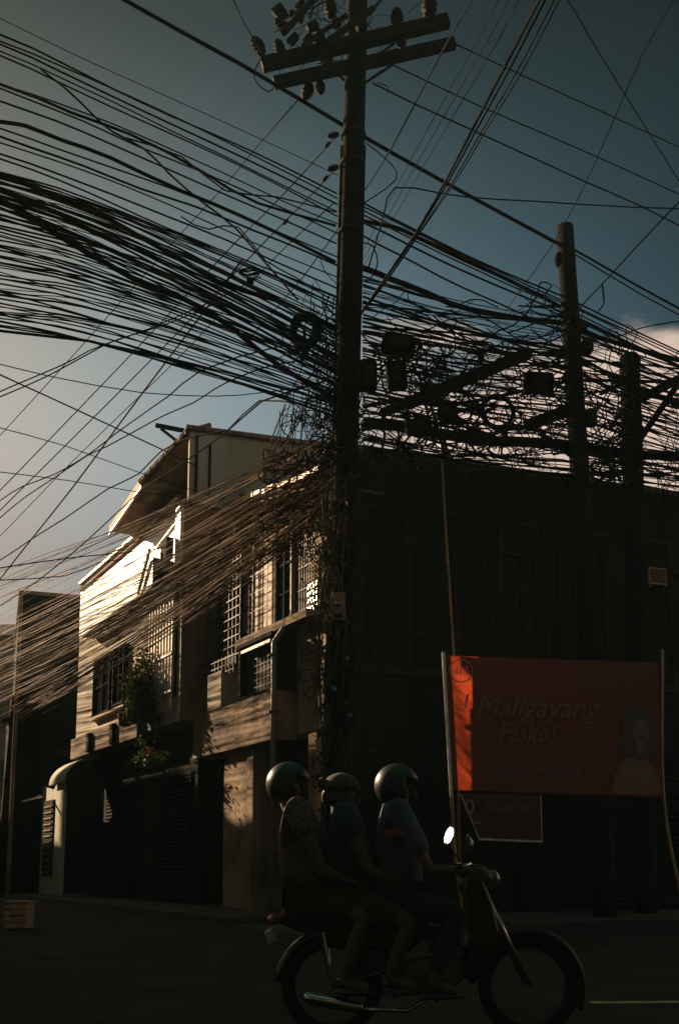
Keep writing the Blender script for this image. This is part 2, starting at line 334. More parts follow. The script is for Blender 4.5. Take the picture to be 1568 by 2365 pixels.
for i in range(n):
    a0, a1 = math.pi / 2 * i / n, math.pi / 2 * (i + 1) / n
    cp.quad8([L.P(13.2, .3 + 1.1 * math.sin(a0), 3.4 + .8 * math.cos(a0)), L.P(15.0, .3 + 1.1 * math.sin(a0), 3.4 + .8 * math.cos(a0)), L.P(15.0, .3 + 1.1 * math.sin(a1), 3.4 + .8 * math.cos(a1)), L.P(13.2, .3 + 1.1 * math.sin(a1), 3.4 + .8 * math.cos(a1)),
              L.P(13.2, .3 + 1.12 * math.sin(a0), 3.43 + .8 * math.cos(a0)), L.P(15.0, .3 + 1.12 * math.sin(a0), 3.43 + .8 * math.cos(a0)), L.P(15.0, .3 + 1.12 * math.sin(a1), 3.43 + .8 * math.cos(a1)), L.P(13.2, .3 + 1.12 * math.sin(a1), 3.43 + .8 * math.cos(a1))])
cp.build('canopy', 'canopy', wh)
# ================================================================= CORNER HOUSE
ch = thing('corner_house', 'dark two storey corner house with tan lower wall, grilled windows and long flat dark side', 'house', L.P(2, 0, 0))
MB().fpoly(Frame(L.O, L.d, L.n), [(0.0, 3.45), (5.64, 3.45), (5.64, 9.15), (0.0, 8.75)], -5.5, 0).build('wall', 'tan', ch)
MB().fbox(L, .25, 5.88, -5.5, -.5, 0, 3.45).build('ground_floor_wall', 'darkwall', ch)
mb = MB(); 
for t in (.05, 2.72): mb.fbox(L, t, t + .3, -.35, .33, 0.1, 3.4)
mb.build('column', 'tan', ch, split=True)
MB().fbox(L, 3.03, 4.3, -.5, .28, .14, 3.4).build('lit_bay', 'tan', ch)  # wall bay brought forward so the sun patch lands on it
# right-hand face
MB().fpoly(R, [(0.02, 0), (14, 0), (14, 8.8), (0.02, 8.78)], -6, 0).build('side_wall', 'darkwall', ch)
MB().fpoly(R, [(-.2, 8.72), (14, 8.74), (14, 8.84), (-.2, 8.82)], -.3, .35).build('side_eave', 'roof', ch)
MB().fbox(R, 0, 14, 0, .06, 4.55, 4.7).fbox(R, 0, 14, 0, .05, 7.75, 7.82).build('string_course', 'brownwood', ch, split=True)
for (u0, u1, z0, z1) in ((.7, 2.2, 5.3, 7.1), (3.2, 4.3, 5.4, 7.2), (4.75, 5.9, 5.2, 7.3), (7.4, 8.9, 5.2, 7.2)): window(R, ch, u0, u1, z0, z1, .0, 3, 2, 'darkframe', 'brownwood', .09, .06)
mb = MB()
for u in range(0, 14): mb.fbox(R, u + .45, u + .55, 0, .03, 4.7, 7.75)
mb.build('wall_batten', 'brownwood', ch, split=True)
MB().fbox(R, 3.6, 9, .0, .05, .2, 3.3).build('shutter', 'shutter', ch)
ac = thing('air_conditioner', 'small boxy air conditioner high on the dark side wall, far right', 'air conditioner', R.P(6.9, 0, 6.7))
MB().fbox(R, 6.65, 7.1, .06, .42, 6.72, 7.08).build('casing', 'stain', ac, bevel=.01)
mb = MB()
for i in range(8): mb.fbox(R, 6.69, 7.06, .42, .432, 6.76 + i * .037, 6.78 + i * .037)
mb.build('front_grille', 'steel', ac); MB().fbox(R, 6.68, 6.72, .0, .4, 6.66, 6.72).fbox(R, 7.03, 7.07, .0, .4, 6.66, 6.72).build('bracket', 'iron', ac, split=True)
# left-hand face details
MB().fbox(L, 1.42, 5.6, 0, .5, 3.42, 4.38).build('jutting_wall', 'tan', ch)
MB().fbox(L, 4.0, 4.75, 0, .52, 4.38, 5.2).build('parapet_panel', 'cream', ch)
f = window(L, ch, 3.45, 5.3, 5.45, 7.75, .0, 3, 4, 'brownwood', 'darkframe', .08, .12)
g = MB()
for i in range(10): t = 3.5 + i * .2; g.fbox(L, t, t + .02, .3, .32, 5.3, 7.7)
for i in range(12): z = 5.3 + i * .21; g.fbox(L, 3.5, 5.32, .32, .335, z, z + .018)
g.build('window_grille', 'iron', ch)
MB().fbox(L, 2.42, 3.3, .0, .08, 5.85, 7.75).build('curtain_panel', 'curtain', ch)
MB().fbox(L, 3.3, 3.42, 0, .1, 5.8, 7.9).fbox(L, 2.28, 2.42, 0, .1, 5.8, 7.9).build('window_post', 'stain', ch, split=True)
g = MB()
for z in (6.35, 6.75, 7.15): g.fbox(L, 2.42, 3.3, .16, .175, z, z + .014)
for t in (2.5, 3.2): g.fbox(L, t, t + .02, .15, .165, 5.85, 7.75)
g.build('window_bars', 'iron', ch)
window(L, ch, 1.5, 2.24, 5.85, 7.7, .0, 2, 3, 'darkframe', 'darkframe', .07, .12)
j = MB()   # jalousie blades that catch the sun
for i in range(16):
    z = 5.78 + i * .085; j.quad8([L.P(.52, .03, z), L.P(1.12, .03, z), L.P(1.12, .045, z + .075), L.P(.52, .045, z + .075), L.P(.52, .04, z), L.P(1.12, .04, z), L.P(1.12, .055, z + .075), L.P(.52, .055, z + .075)])
SUN0 = Vector((math.sin(math.radians(-50)) * math.cos(math.radians(22)), math.cos(math.radians(-50)) * math.cos(math.radians(22)), math.sin(math.radians(22))))
for i in range(6):   # extra blades added, turned to mirror the sun at the camera
    c = at(721, 1352 + i * 17, 18.2); c = L.P(L.px(721, 1352 + i * 17, .09)[0], .09, L.px(721, 1352 + i * 17, .09)[1]); h = (SUN0 + (Vector((0, 0, 1)) - c).normalized()).normalized()
    u = h.cross(Vector((0, 0, 1))).normalized(); v = u.cross(h).normalized(); q = [c - u * .2 - v * .05, c + u * .2 - v * .05, c + u * .2 + v * .05, c - u * .2 + v * .05]
    j.quad8(q + [p + h * .006 for p in q])
j.build('jalousie', 'sunglass', ch)
g = MB()
for i in range(7): g.fbox(L, .5 + i * .1, .515 + i * .1, .12, .14, 5.7, 7.3)
for z in (5.9, 6.3, 6.75, 7.1): g.fbox(L, .48, 1.15, .14, .15, z, z + .015)
g.build('jalousie_bars', 'iron', ch)
MB().fbox(L, .38, 3.6, .0, .38, 5.62, 5.78).build('ledge', 'stain', ch)
MB().fbox(L, 1.5, 3.15, .0, .55, 5.48, 5.56).fbox(L, 1.5, 1.56, 0, .5, 4.4, 5.48).fbox(L, 3.05, 3.15, 0, .5, 4.38, 5.48).fbox(L, 1.56, 3.05, 0, .5, 4.38, 4.46).build('box_window', 'darkframe', ch)
MB().fbox(L, 1.56, 3.05, .3, .32, 4.46, 5.48).build('mesh_screen', 'screen', ch)
MB().fbox(L, 1.6, 2.95, .5, .53, 5.36, 5.42).build('screen_rail', 'tin', ch)
g = MB()
for i in range(1, 9): g.fbox(L, 1.56 + i * .165, 1.575 + i * .165, .33, .345, 4.46, 5.48)
for i in range(1, 7): g.fbox(L, 1.56, 3.05, .345, .355, 4.46 + i * .15, 4.472 + i * .15)
g.build('screen_bars', 'iron', ch)
g = MB()
for i in range(9): g.fbox(L, 3.5 + i * .2, 3.52 + i * .2, .44, .46, 5.1, 5.5)
for z in (5.15, 5.3, 5.45): g.fbox(L, 3.45, 5.2, .46, .47, z, z + .016)
g.build('lower_grille', 'iron', ch)
MB().tube([L.P(1.33, .57, .2), L.P(1.33, .57, 5.3), L.P(1.36, .15, 5.9), L.P(1.36, .15, 8.2)], .05, 10).build('downpipe', 'pipe', ch, smooth=True)
mb = MB()
for z in (1.2, 2.6, 3.9, 5.0): mb.fbox(L, 1.27, 1.39, .5, .69, z, z + .04)
mb.build('pipe_clamp', 'iron', ch, split=True)
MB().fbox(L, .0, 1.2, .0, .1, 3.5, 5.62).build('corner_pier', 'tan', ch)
e0, e1, e2 = L.px(516, 1168, .75), L.px(662, 1108, .75), L.px(742, 1082, .75)
mb = MB(); N = 14
for i in range(N):
    a = i / N; b2 = (i + .93) / N; za = e0[1] + (e2[1] - e0[1]) * a; zb = e0[1] + (e2[1] - e0[1]) * b2; k = random.uniform(-.04, .04)
    mb.beam(L.P(e0[0] + (e2[0] - e0[0]) * a, .75 + k, za), L.P(e0[0] + (e2[0] - e0[0]) * b2, .75 + k * .5, zb + k * .4), .05, .09)
mb.build('gutter', 'tin', ch)
slab([L.P(e0[0], .72, e0[1] - .03), L.P(-.2, .72, e2[1] - .03), L.P(-.2, -5.4, e2[1] + .3), L.P(e0[0], -5.4, e0[1] + .5)], .05, 'roof', 'roof', ch)
slab([L.P(e0[0], .68, e0[1] - .12), L.P(-.15, .68, e2[1] - .12), L.P(-.15, 0, e2[1] - .12), L.P(e0[0], 0, e0[1] - .12)], .03, 'soffit', 'soffit', ch)
g = MB()
for i in range(22): t = .1 + i * .25; g.fbox(L, t, t + .1, .001, .03, 7.95, 8.75)
g.build('wall_board', 'brownwood', ch, split=True)
MB().fbox(L, 3.9, 4.4, .03, .3, 8.15, 8.6).build('meter_box', 'stain', ch)
lampo = thing('globe_lamp', 'small yellowish globe lamp above the sunlit tin gutter of the corner house', 'lamp', at(562, 1142, 20.9))
MB().ell(at(562, 1142, 20.9), .085, .085, .085).build('globe', 'yellowleaf', lampo, smooth=True); MB().tube([at(562, 1150, 20.9), at(562, 1165, 20.95)], .02).build('stem', 'steel', lampo)
# ================================================================= LEFT STREET BUILDINGS
db = thing('block_building', 'dark flat roofed block left of the white house, behind the wires', 'building', at(120, 2000, 35))
p = at(48, 1372, 32.5); Fd = Frame((p.x, p.y, 0), (.946, .325), (.325, -.946)); uz, zz = Fd.px(196, 1384)
MB().fpoly(Fd, [(0, 0), (uz + 2, 0), (uz + 2, zz), (uz, zz), (0, p.z)], -9, 0).build('wall', 'darkwall', db)
MB().fbox(Fd, -.05, uz + 2, -9, .08, p.z + .003, p.z + .12).build('parapet_cap', 'stain', db)
MB().fbox(Fd, -.03, .1, -.2, .03, 0, p.z - .1).build('corner_edge', 'stain', db)
tq, zq0 = Fd.px(150, 1712); tq2, zq1 = Fd.px(167, 1652)
wn = window(Fd, db, tq - .1, tq2 + .1, zq0, zq1, .0, 3, 1, 'stain', 'curtain', .05, .1)
tq, zq0 = Fd.px(180, 1600, .3)
Fs = Frame(L.P(17.2, 1.2, 0), L.d, L.n)
MB().fbox(Fs, .0, 5.5, -2, 0, 0, 6.2).build('shop_wall', 'darkwall', db)
s0, z0 = Fs.px(147, 2050); s1, z1 = Fs.px(104, 1846)
MB().fpoly(Fs, [(s0, .15), (s1, .15), (s1, 3.5), ((s0 + s1) / 2, 3.3), (s0 + .3, 3.75), (s0, 3.0)], .0, .06).build('shopfront_tile', 'tile', db)
mb = MB(); w0, w1 = s0 + (s1 - s0) * .42, s0 + (s1 - s0) * .85
mb.fbox(Fs, w0, w1, .065, .1, .7, 3.0); mb.build('louvre_window', 'darkframe', db)
mb = MB()
for i in range(12): mb.fbox(Fs, w0 + .1, w1 - .1, .1, .14, .8 + i * .18, .84 + i * .18)
mb.build('louvre', 'stain', db, split=True)
bh = thing('brown_house', 'far brown house with sloping roof at the extreme left behind the wires', 'house', at(10, 2000, 40))
q = at(-30, 2000, 60); q2 = at(46, 2000, 60); zt = at(0, 1470, 60).z
MB().box(q.x - 8, q2.x, 60, 70, 0, zt).build('wall', 'brownhouse', bh)
mb = MB(); mb.v = [(q.x - 8.3, 59.6, zt), (q2.x + .3, 59.6, zt), (q2.x + .3, 65, zt + 2), (q.x - 8.3, 65, zt + 2), (q.x - 8.3, 70.3, zt), (q2.x + .3, 70.3, zt)]; mb.f = [(0, 1, 2, 3), (3, 2, 5, 4), (0, 3, 4), (1, 5, 2)]
mb.build('roof', 'darkwall', bh)
for x in (-20.6, -23.4): MB().box(x, x + 1.2, 59.93, 59.995, 5.2, 7.4).build('window', 'darkframe', bh)
# small street things
a, b_ = at(52, 1851, 30), at(98, 1840, 30.6)
tl = thing('tube_lamp', 'pale tube lamp fixed under a dark awning above the lit shopfront', 'lamp', a)
MB().tube([a, b_], .03, 8).build('tube', 'tubelamp', tl, smooth=True); MB().beam(a + Vector((0, .05, .05)), b_ + Vector((0, .05, .05)), .06, .04).build('casing', 'steel', tl)
c0 = at(20, 2141, 16.2); cr = thing('wooden_crate', 'low brown wooden crate at the left roadside below the wires', 'crate', (c0.x, 16.2, 0))
MB().box(c0.x + .02, c0.x + .35, 16.0, 16.4, .02, .42).build('box', 'crate', cr, bevel=.01)
mb = MB()
for i in range(4): mb.box(c0.x, c0.x + .37, 15.97, 16.0, .03 + i * .1, .1 + i * .1)
mb.box(c0.x - .01, c0.x + .38, 15.96, 16.43, .42, .45); mb.build('slat', 'crate', cr, split=True)
hd = at(0, 1850, 22)
# ================================================================= OPPOSITE SIDE (added out of view, sized to shape sun and shade)
def opp(name, label, F, t0, t1, o0, o1, h, m):
    b = thing(name, label, 'building', F.P((t0 + t1) / 2, (o0 + o1) / 2, 0)); MB().fbox(F, t0, t1, o0, o1, 0, h).build('wall', m, b)
    MB().fbox(F, t0 - .1, t1 + .1, min(o0, o1) - .1, max(o0, o1) + .1, h, h + .12).build('roof', 'roof', b)
    k = 0
    for fl in range(int(h // 3)):
        for i in range(int((t1 - t0) // 2.5)):
            t = t0 + .8 + i * 2.5
            if t + 1.2 < t1: MB().fbox(F, t, t + 1.2, o0 - .06 if o0 < o1 else o0, o0 + (.0 if o0 < o1 else .06), 1 + fl * 3, 2.3 + fl * 3).build('window', 'darkframe', b)
    return b
opp('shade_house', 'unseen thin house across the side street, slimmed to let sun reach the riders', L, 3.4, 21, 9.0, 10.2, 12.7, 'stain')
opp('shade_house', 'unseen tall house across the side street, its height set to shade the facade', L, 21.2, 26.5, 9.0, 15, 13.2, 'grey')
opp('shade_house', 'unseen lower house between two taller ones, a notch that lets sun onto the bay', L, 26.52, 31, 9.0, 15, 12.0, 'tan')
opp('shade_house', 'unseen tallest house at the far end, its height set to shade the ground floor', L, 31.02, 35.4, 9.0, 17, 13.5, 'tan')
opp('shade_house', 'unseen lower house beyond the tall ones, its height set to light the shopfront', L, 35.42, 60, 9.0, 17, 10.6, 'stain')
MB().fbox(L, 20.9, 31.3, 9.2, 9.9, 0, 12.5).build('passage_wall', 'grey', bpy.data.objects['shade_house'])  # closes the slit between the unseen houses
Ro = Frame(L.P(0, 9.0, 0), (-.946, -.325), (.325, -.946))
opp('shade_shop', 'unseen low corner shop, its height set so sun reaches the rider heads', Ro, 0.2, 9, -3.0, -.05, 5.66, 'tan')
opp('shade_roadside', 'unseen house beside the main road left of the camera, added to block the sun', Ro, 9.4, 40, -9, -.05, 10.5, 'stain')
RB = Frame(Rq(0, 22.5), (.946, .325), (.325, -.946))
opp('shade_roadside', 'unseen long house behind the camera, added to keep the shade dark', RB, -30, 40, 0, 8, 9.5, 'darkwall')
# ================================================================= POLES
def pole(name, label, px0, px1, Y, w0, w1, ztop_px, m='polewood', topround=False):
    """leaning tapered pole through two picture points, standing on the ground"""
    a = at(*px0, Y); b = at(*px1, Y); d = (a - b) / (a.z - b.z); base = b + d * (0 - b.z); top = a
    t = thing(name, label, 'utility pole', base)
    n = 14; pts = [base.lerp(top, i / n) + Vector((noise.noise((i * 1.3, px0[0], 0)), 0, 0)) * .015 for i in range(n + 1)]
    rr = [(w1 + (w0 - w1) * i / n) * Y / FO / 2 for i in range(n + 1)]
    if topround: pts += [top + Vector((0, 0, .05)), top + Vector((0, 0, .09))]; rr += [rr[-1] * .8, rr[-1] * .4]
    MB().tube(pts, rr, 20).build('shaft', m, t, smooth=True)
    return t, base, top, d
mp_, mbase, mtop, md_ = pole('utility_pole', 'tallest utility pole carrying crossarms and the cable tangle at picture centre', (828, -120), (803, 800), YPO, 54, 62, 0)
def insul(mb, p, ax=(0, 0, 1), s=1):
    prof = [(.03, 0), (.055, .02), (.03, .05), (.075, .07), (.035, .1), (.075, .12), (.035, .15), (.06, .17), (.03, .21), (.01, .23)]
    mb.lathe([(r * s, h * s) for r, h in prof], p, ax, 14)
def arm(par, x0, y0, x1, y1, Y0, Y1, w, h, nm='crossarm'): return MB().beam(at(x0, y0, Y0), at(x1, y1, Y1), w, h).build(nm, 'steel', par, bevel=.008)
arm(mp_, 605, 150, 1035, 48, 14.1, 14.2, .14, .2)
arm(mp_, 633, 192, 1050, 100, 14.75, 14.85, .13, .17)
arm(mp_, 655, 75, 760, -40, 13.5, 14.2, .09, .1, 'side_arm'); arm(mp_, 752, 100, 862, 20, 13.6, 14.1, .08, .09, 'side_arm')
arm(mp_, 700, 105, 800, 35, 13.7, 14.3, .06, .07, 'side_arm')
mb = MB()
for (a, b) in (((845, 190), (905, 150)), ((795, 185), (770, 160)), ((845, 40), (880, 0)), ((850, 145), (910, 100))): mb.beam(at(*a, 14.3), at(*b, 14.3), .035, .03)
mb.build('arm_brace', 'steel', mp_, split=True)
for (x, y, dx, dy, s, Y) in ((607, 125, -.5, .85, 1.25, 14.1), (650, 130, -.25, 1, 1.1, 14.1), (736, 108, .1, 1, 1.1, 14.0), (918, 62, -.05, 1, 1.25, 14.2), (990, 40, .05, 1, 1.5, 14.2),
                             (716, 195, -.3, -1, 1.2, 14.7), (738, 188, .1, -1, 1.0, 14.7), (665, 70, -.6, .5, 1.0, 13.6), (700, 48, -.7, .4, 1.0, 13.8), (765, 40, -.1, 1, 1.2, 13.9), (925, 85, .1, -1, .9, 14.2), (782, 310, -1, -.3, .7, 14.35), (782, 385, -1, -.35, .7, 14.35)):
    mb = MB(); insul(mb, at(x, y, Y), (dx, -.1, dy), s * 1.15); mb.build('insulator', 'porcelain', mp_, smooth=True)
mb = MB()
for (x, y) in ((690, 20), (720, 60), (748, 130), (758, 145), (835, 60), (772, 55), (712, 90), (680, 90), (640, 20), (655, 40)):
    c = at(x, y, 14.0); mb.beam(c - Vector((random.uniform(.02, .1), 0, random.uniform(.02, .1))), c + Vector((random.uniform(.02, .1), 0, random.uniform(.02, .1))), .09, .1)
mb.build('hardware', 'steel', mp_, split=True)
mb = MB()
for z in (6.2, 7.1, 8.4, 9.6, 10.9, 12.1, 12.6):
    c = mbase + md_ * z; mb.lathe([(.2, -.03), (.205, 0), (.2, .03)], c, (0, 0, 1), 20)
mb.build('pole_band', 'steel', mp_, split=True)
mb = MB(); c = mbase
for s_, off in ((-1, .19), (1, .185)):
    mb.tube([mbase + md_ * z + Vector((off * s_, -.03, 0)) for z in (1, 3, 5, 7, 9, 11, 12.4)], .018, 6)
mb.build('conduit', 'steel', mp_, split=True)
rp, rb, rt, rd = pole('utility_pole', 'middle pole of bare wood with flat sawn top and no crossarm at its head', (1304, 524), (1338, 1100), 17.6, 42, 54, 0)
k1 = at(1290, 600, 17.6); MB().ell(k1, .09, .1, .16).build('knot', 'polewood', rp, smooth=True)
bp_, bb, bt, bd = pole('utility_pole', 'shorter round topped pole with timber braces near the right edge', (1453, 826), (1462, 1130), 18.9, 48, 54, 0, topround=True)
def timber(x0, y0, Y0, x1, y1, Y1, w, h, label, par=None, nm='crossarm'):
    o = MB().beam(at(x0, y0, Y0), at(x1, y1, Y1), w, h).build(nm, 'polewood', par, bevel=.01)
    return o
timber(1212, 985, 17.3, 1330, 940, 17.3, .12, .2, '', rp); timber(1245, 1000, 17.4, 1330, 1060, 17.4, .07, .08, '', rp, 'brace')
timber(1275, 960, 17.4, 1330, 925, 17.4, .09, .1, '', rp)
timber(1462, 930, 18.7, 1600, 858, 18.9, .12, .16, '', bp_); timber(1480, 1010, 18.7, 1590, 850, 18.8, .1, .12, '', bp_, 'brace'); timber(1385, 910, 18.6, 1450, 880, 18.6, .06, .07, '', bp_)
timber(1470, 905, 18.7, 1600, 935, 18.9, .08, .09, '', bp_, 'brace')
timber(935, 935, 14.2, 1222, 815, 14.6, .12, .17, '', mp_, 'long_timber'); timber(880, 955, 14.1, 1010, 905, 14.3, .1, .12, '', mp_, 'short_timber')
mb = MB()
for (x, y, w, h) in ((1345, 755, 20, 18), (1355, 800, 26, 30), (1290, 820, 12, 16), (1365, 965, 22, 40)): 
    c = at(x, y, 17.4); k = 17.4 / FO / 2; mb.box(c.x - w * k, c.x + w * k, 17.3, 17.5, c.z - h * k, c.z + h * k)
mb.build('hardware', 'steel', rp, bevel=.01, split=True)
FY = 33.5
fp, fb, ft, fd = pole('utility_pole', 'thin far pole at the left edge where the drop wires end', (40, 1610), (24, 1800), FY, 26, 28, 0, 'brownwood')
MB().beam(at(5, 1668, FY), at(75, 1640, FY), .13, .13).build('crossarm', 'brownwood', fp)
# boxes and coils on the wires
def sbox(x, y, Y, w, h, label, tilt=0, nm='splice_box'):
    c = at(x, y, Y); k = Y / FO; t = thing(nm, label, 'junction box', c - Vector((0, 0, h * k / 2)))
    o = MB().box(-w * k / 2, w * k / 2, -.1, .1, -h * k / 2, h * k / 2).build('casing', 'cable', t, bevel=.06); o.matrix_parent_inverse = Matrix.Identity(4); o.matrix_basis = Matrix.Translation((0, 0, h * k / 2)) @ Matrix.Rotation(tilt, 4, 'Y')
    o2 = MB().box(-w * k / 4, w * k / 4, -.125, -.1, -h * k / 4, h * k / 4).build('lid', 'steel', t, bevel=.01); o2.matrix_parent_inverse = Matrix.Identity(4); o2.matrix_basis = o.matrix_basis.copy()
    return t
sbox(920, 798, 14.3, 84, 52, 'widest dark splice box hanging just right of the tall pole', .25)
sbox(850, 868, 14.2, 44, 80, 'upright dark box strapped to the right side of the tall pole')
sbox(915, 868, 14.4, 50, 74, 'squarish dark box in the tangle beneath the widest splice box', -.1)
sbox(1243, 885, 15.2, 74, 52, 'dark box left of the bare wooden pole above the cable ring', .05)
sbox(1030, 955, 14.6, 46, 34, 'small dark box on the thick cable below the long timber', .2)
sbox(965, 985, 14.5, 64, 40, 'low dark box under the timber beam beside the tangle', -.15)
for (x, y, w_, h_, lb) in ((782, 1403, 30, 68, 'tallest pale grey meter box strapped to the tall pole beside the sunlit corner window'), (800, 1530, 34, 44, 'dark square meter box on the tall pole one step below the pale one'), (770, 1600, 26, 34, 'small dark meter box on the left side of the tall pole'), (806, 1660, 30, 38, 'lowest dark meter box on the tall pole above the middle rider')):
    c = at(x, y, 14.2); k = 14.2 / FO; t = thing('meter_box', lb, 'meter box', c - Vector((0, 0, h_ * k / 2)), 'meter boxes on the tall pole')
    MB().box(c.x - w_ * k / 2, c.x + w_ * k / 2, 14.12, 14.3, c.z - h_ * k / 2, c.z + h_ * k / 2).build('casing', 'stain' if h_ > 60 else 'steel', t, bevel=.01)
    MB().lathe([(.045, 0), (.05, .02), (.042, .05), (.02, .065)], (c.x, 14.12, c.z + .03), (0, -1, 0), 18).build('dial_glass', 'glass', t, smooth=True)
    MB().box(c.x - w_ * k * .3, c.x + w_ * k * .3, 14.105, 14.12, c.z - h_ * k * .42, c.z - h_ * k * .28).build('terminal_cover', 'steel', t)
def coil(x, y, Y, rx, ry, turns, r, label, spread=.05, axis=(.25, -1, .05), m='cable'):
    o = thing('cable_coil', label, 'cable coil', at(x, y, Y)); k = Y / FO; pts = []
    for i in range(turns * 20 + 1):
        a = 2 * math.pi * i / 20; q = 1 + spread * noise.noise((i * .11, x, 3))
        pts.append(at(x, y, Y) + Vector((rx * k * math.cos(a) * q, .12 * math.sin(a) + .1 * spread * noise.noise((i * .07, y, 1)), ry * k * math.sin(a) * q)))
    MB().tube(pts, r, 5).build('loops', m, o, smooth=True); 
    c = at(x, y + ry, Y); MB().beam(c - Vector((.05, 0, 0)), c + Vector((.05, 0, 0)), .07, .05).build('tie', 'steel', o); return o
coil(705, 762, 14.0, 30, 52, 13, .055, 'tall thick oval coil of black cable hung left of the pole', .28)
coil(1148, 948, 15.0, 38, 48, 8, .012, 'round open coil of thin cable between the two right poles', .3)
coil(578, 628, 13.4, 22, 22, 5, .01, 'small loose coil of wire hung on the upper left cables', .5)
coil(690, 770, 14.1, 14, 36, 5, .02, 'inner oval coil beside the tall thick coil left of the pole', .4)
coil(935, 800, 14.2, 40, 30, 5, .012, 'tangled ring of cable around the widest splice box', .5)
coil(1010, 870, 14.6, 30, 34, 4, .01, 'loose ring of cable left of the long timber middle', .5)
coil(1110, 800, 15.2, 34, 26, 3, .009, 'loose thin ring above the long timber end', .6)
coil(1165, 965, 15.1, 46, 40, 4, .009, 'wide thin loop around the round open coil', .3)
coil(1392, 1080, 16.6, 26, 20, 5, .012, 'small coil of wire low between the two right poles', .5)
# ================================================================= CABLES: the ones that can be told apart
G1 = 'single overhead cables crossing the sky'
t2 = lambda *p: [(x, y) for x, y in p]
for off, w in ((0, 5.5), (5, 3.5)):
    span([(-500, -470 + off), (288, -2 + off), (557, 147 + off), (785, 283 + off), (835, 311 + off), (1028, 420 + off), (1281, 557 + off), (1326, 577 + off * 2), (1568, 713 + off * 3), (1900, 880)], w, 'thick black cable crossing the whole sky from top left past the tall pole' if off == 0 else 'thinner cable riding close under the thick one across the whole sky')
def sg(pts, w, label, Y0, Y1, m='cable', wob=0):
    n = len(pts) - 1; wire([(x, y, Y0 + (Y1 - Y0) * i / n) for i, (x, y) in enumerate(pts)], w, label, None, m, wob)
sg(t2((861, 192), (957, 240), (1098, 304), (1351, 420), (1483, 478), (1700, 590)), 3.4, 'cable leaving the pole just below the crossarms towards the right', 14.6, 20)
sg(t2((901, 147), (1114, 248), (1382, 364), (1700, 510)), 2.8, 'cable leaving the lower crossarm middle towards the right', 14.8, 20)
sg(t2((1050, 101), (1169, 157), (1432, 278), (1700, 400)), 2.8, 'cable leaving the right tip of the lower crossarm', 14.8, 20)
sg(t2((1250, -90), (1311, 0), (1382, 121), (1458, 243), (1568, 420), (1650, 550)), 2.6, 'thin wire falling steeply at the upper right corner', 8, 16)
sg(t2((1568, -20), (1480, 130), (1377, 369), (1281, 557), (1180, 700), (1120, 790)), 2, 'faint wire slanting down behind the bare wooden pole top', 9, 19)
sg(t2((1700, 350), (1568, 465), (1417, 627), (1341, 708), (1300, 760)), 3.2, 'wire rising from the bare wooden pole to the right edge', 11, 15.9)
sg(t2((1390, 657), (1393, 685), (1394, 700), (1382, 718)), 3.5, 'short loose wire end hanging right of the bare wooden pole', 13.6, 14.2)
sg(t2((1700, 715), (1568, 741), (1473, 759), (1380, 800)), 2.6, 'nearly level wire at the right edge below the wooden pole head', 15, 16)
sg(t2((850, 618), (886, 496), (911, 435), (1017, 445), (1150, 458), (1326, 471), (1568, 483), (1700, 485)), 3.0, 'kinked wire that rises then runs level to the right edge', 14.4, 17, wob=.03)
sg(t2((1150, -120), (1088, 0), (1017, 126), (906, 339), (835, 450), (700, 640), (560, 800)), 3.2, 'wire coming from overhead passing just right of the tall pole', 7.5, 22)
for i, (o, w, lb) in enumerate(((0, 5.5, 'thick cable slanting from overhead through the upper right sky'), (14, 3.5, 'second cable close beside the thick slanting one'), (34, 3, 'third cable of the slanting overhead group'), (46, 2.6, 'outermost thin cable of the slanting overhead group'))):
    sg(t2((1330 + o, -150), (1245 + o, 0), (1164 + o, 157), (1088 + o * .7, 304), (1028 + o * .5, 420), (962 + o * .2, 536), (891 + o * .2, 640), (800, 770), (690, 900)), w, lb, 7, 17)
for i in range(3):
    o = i * 24
    sg(t2((1150 + o, 0), (1098 + o, 101), (951 + o * .8, 364), (870 + o * .6, 520), (790 + o * .3, 670)), 1.6, ['faint thin wire beside the tall pole, nearest to it', 'faint thin wire beside the tall pole, middle one of three', 'faint thin wire beside the tall pole, farthest from it'][i], 9, 20)
# guys and thin diagonals on the left
dg = [(((687, 233), (589, 344), (515, 434), (400, 560), (193, 795), (0, 1007), (-80, 1090)), 2.0, 'thin straight wire from under the crossarm down to the left edge, highest of four'),
      (((780, 312), (759, 334), (691, 410), (605, 500), (543, 561), (308, 814), (0, 1134), (-60, 1190)), 2.6, 'guy wire with insulators from the upper pole fitting down to the left edge'),
      (((780, 386), (763, 403), (699, 471), (617, 553), (351, 830), (0, 1180), (-60, 1240)), 2.6, 'guy wire with insulators from the lower pole fitting down to the left edge'),
      (((770, 470), (660, 570), (500, 735), (402, 838), (174, 1060), (0, 1240), (-50, 1290)), 1.8, 'faint diagonal wire just beneath the two guy wires')]
for pts, w, lb in dg: sg(pts, w, lb, 14.4, 26)
for (x, y, lb) in ((757, 334, 'small strain insulator high on the upper guy wire left of the pole'), (752, 412, 'small strain insulator on the lower guy wire left of the pole'), (660, 512, 'tiny wire clip hanging below the guy wires')):
    mb = MB(); insul(mb, at(x + 5, y - 6, 14.5), (-.7, .3, -.7), .5); tag(mb.build('strain_insulator', 'porcelain', smooth=True), lb, 'insulator')
sg(t2((560, 600), (460, 735), (382, 838), (270, 988), (174, 1119), (58, 1265), (-40, 1390)), 4.2, 'thickest diagonal cable falling across the pale lower left sky', 15, 26, 'brownwire')
sg(t2((-60, 830), (0, 865), (120, 920), (374, 1038), (470, 1085)), 3.2, 'straight cable from the left edge to the top of the white house eave', 13, 21)
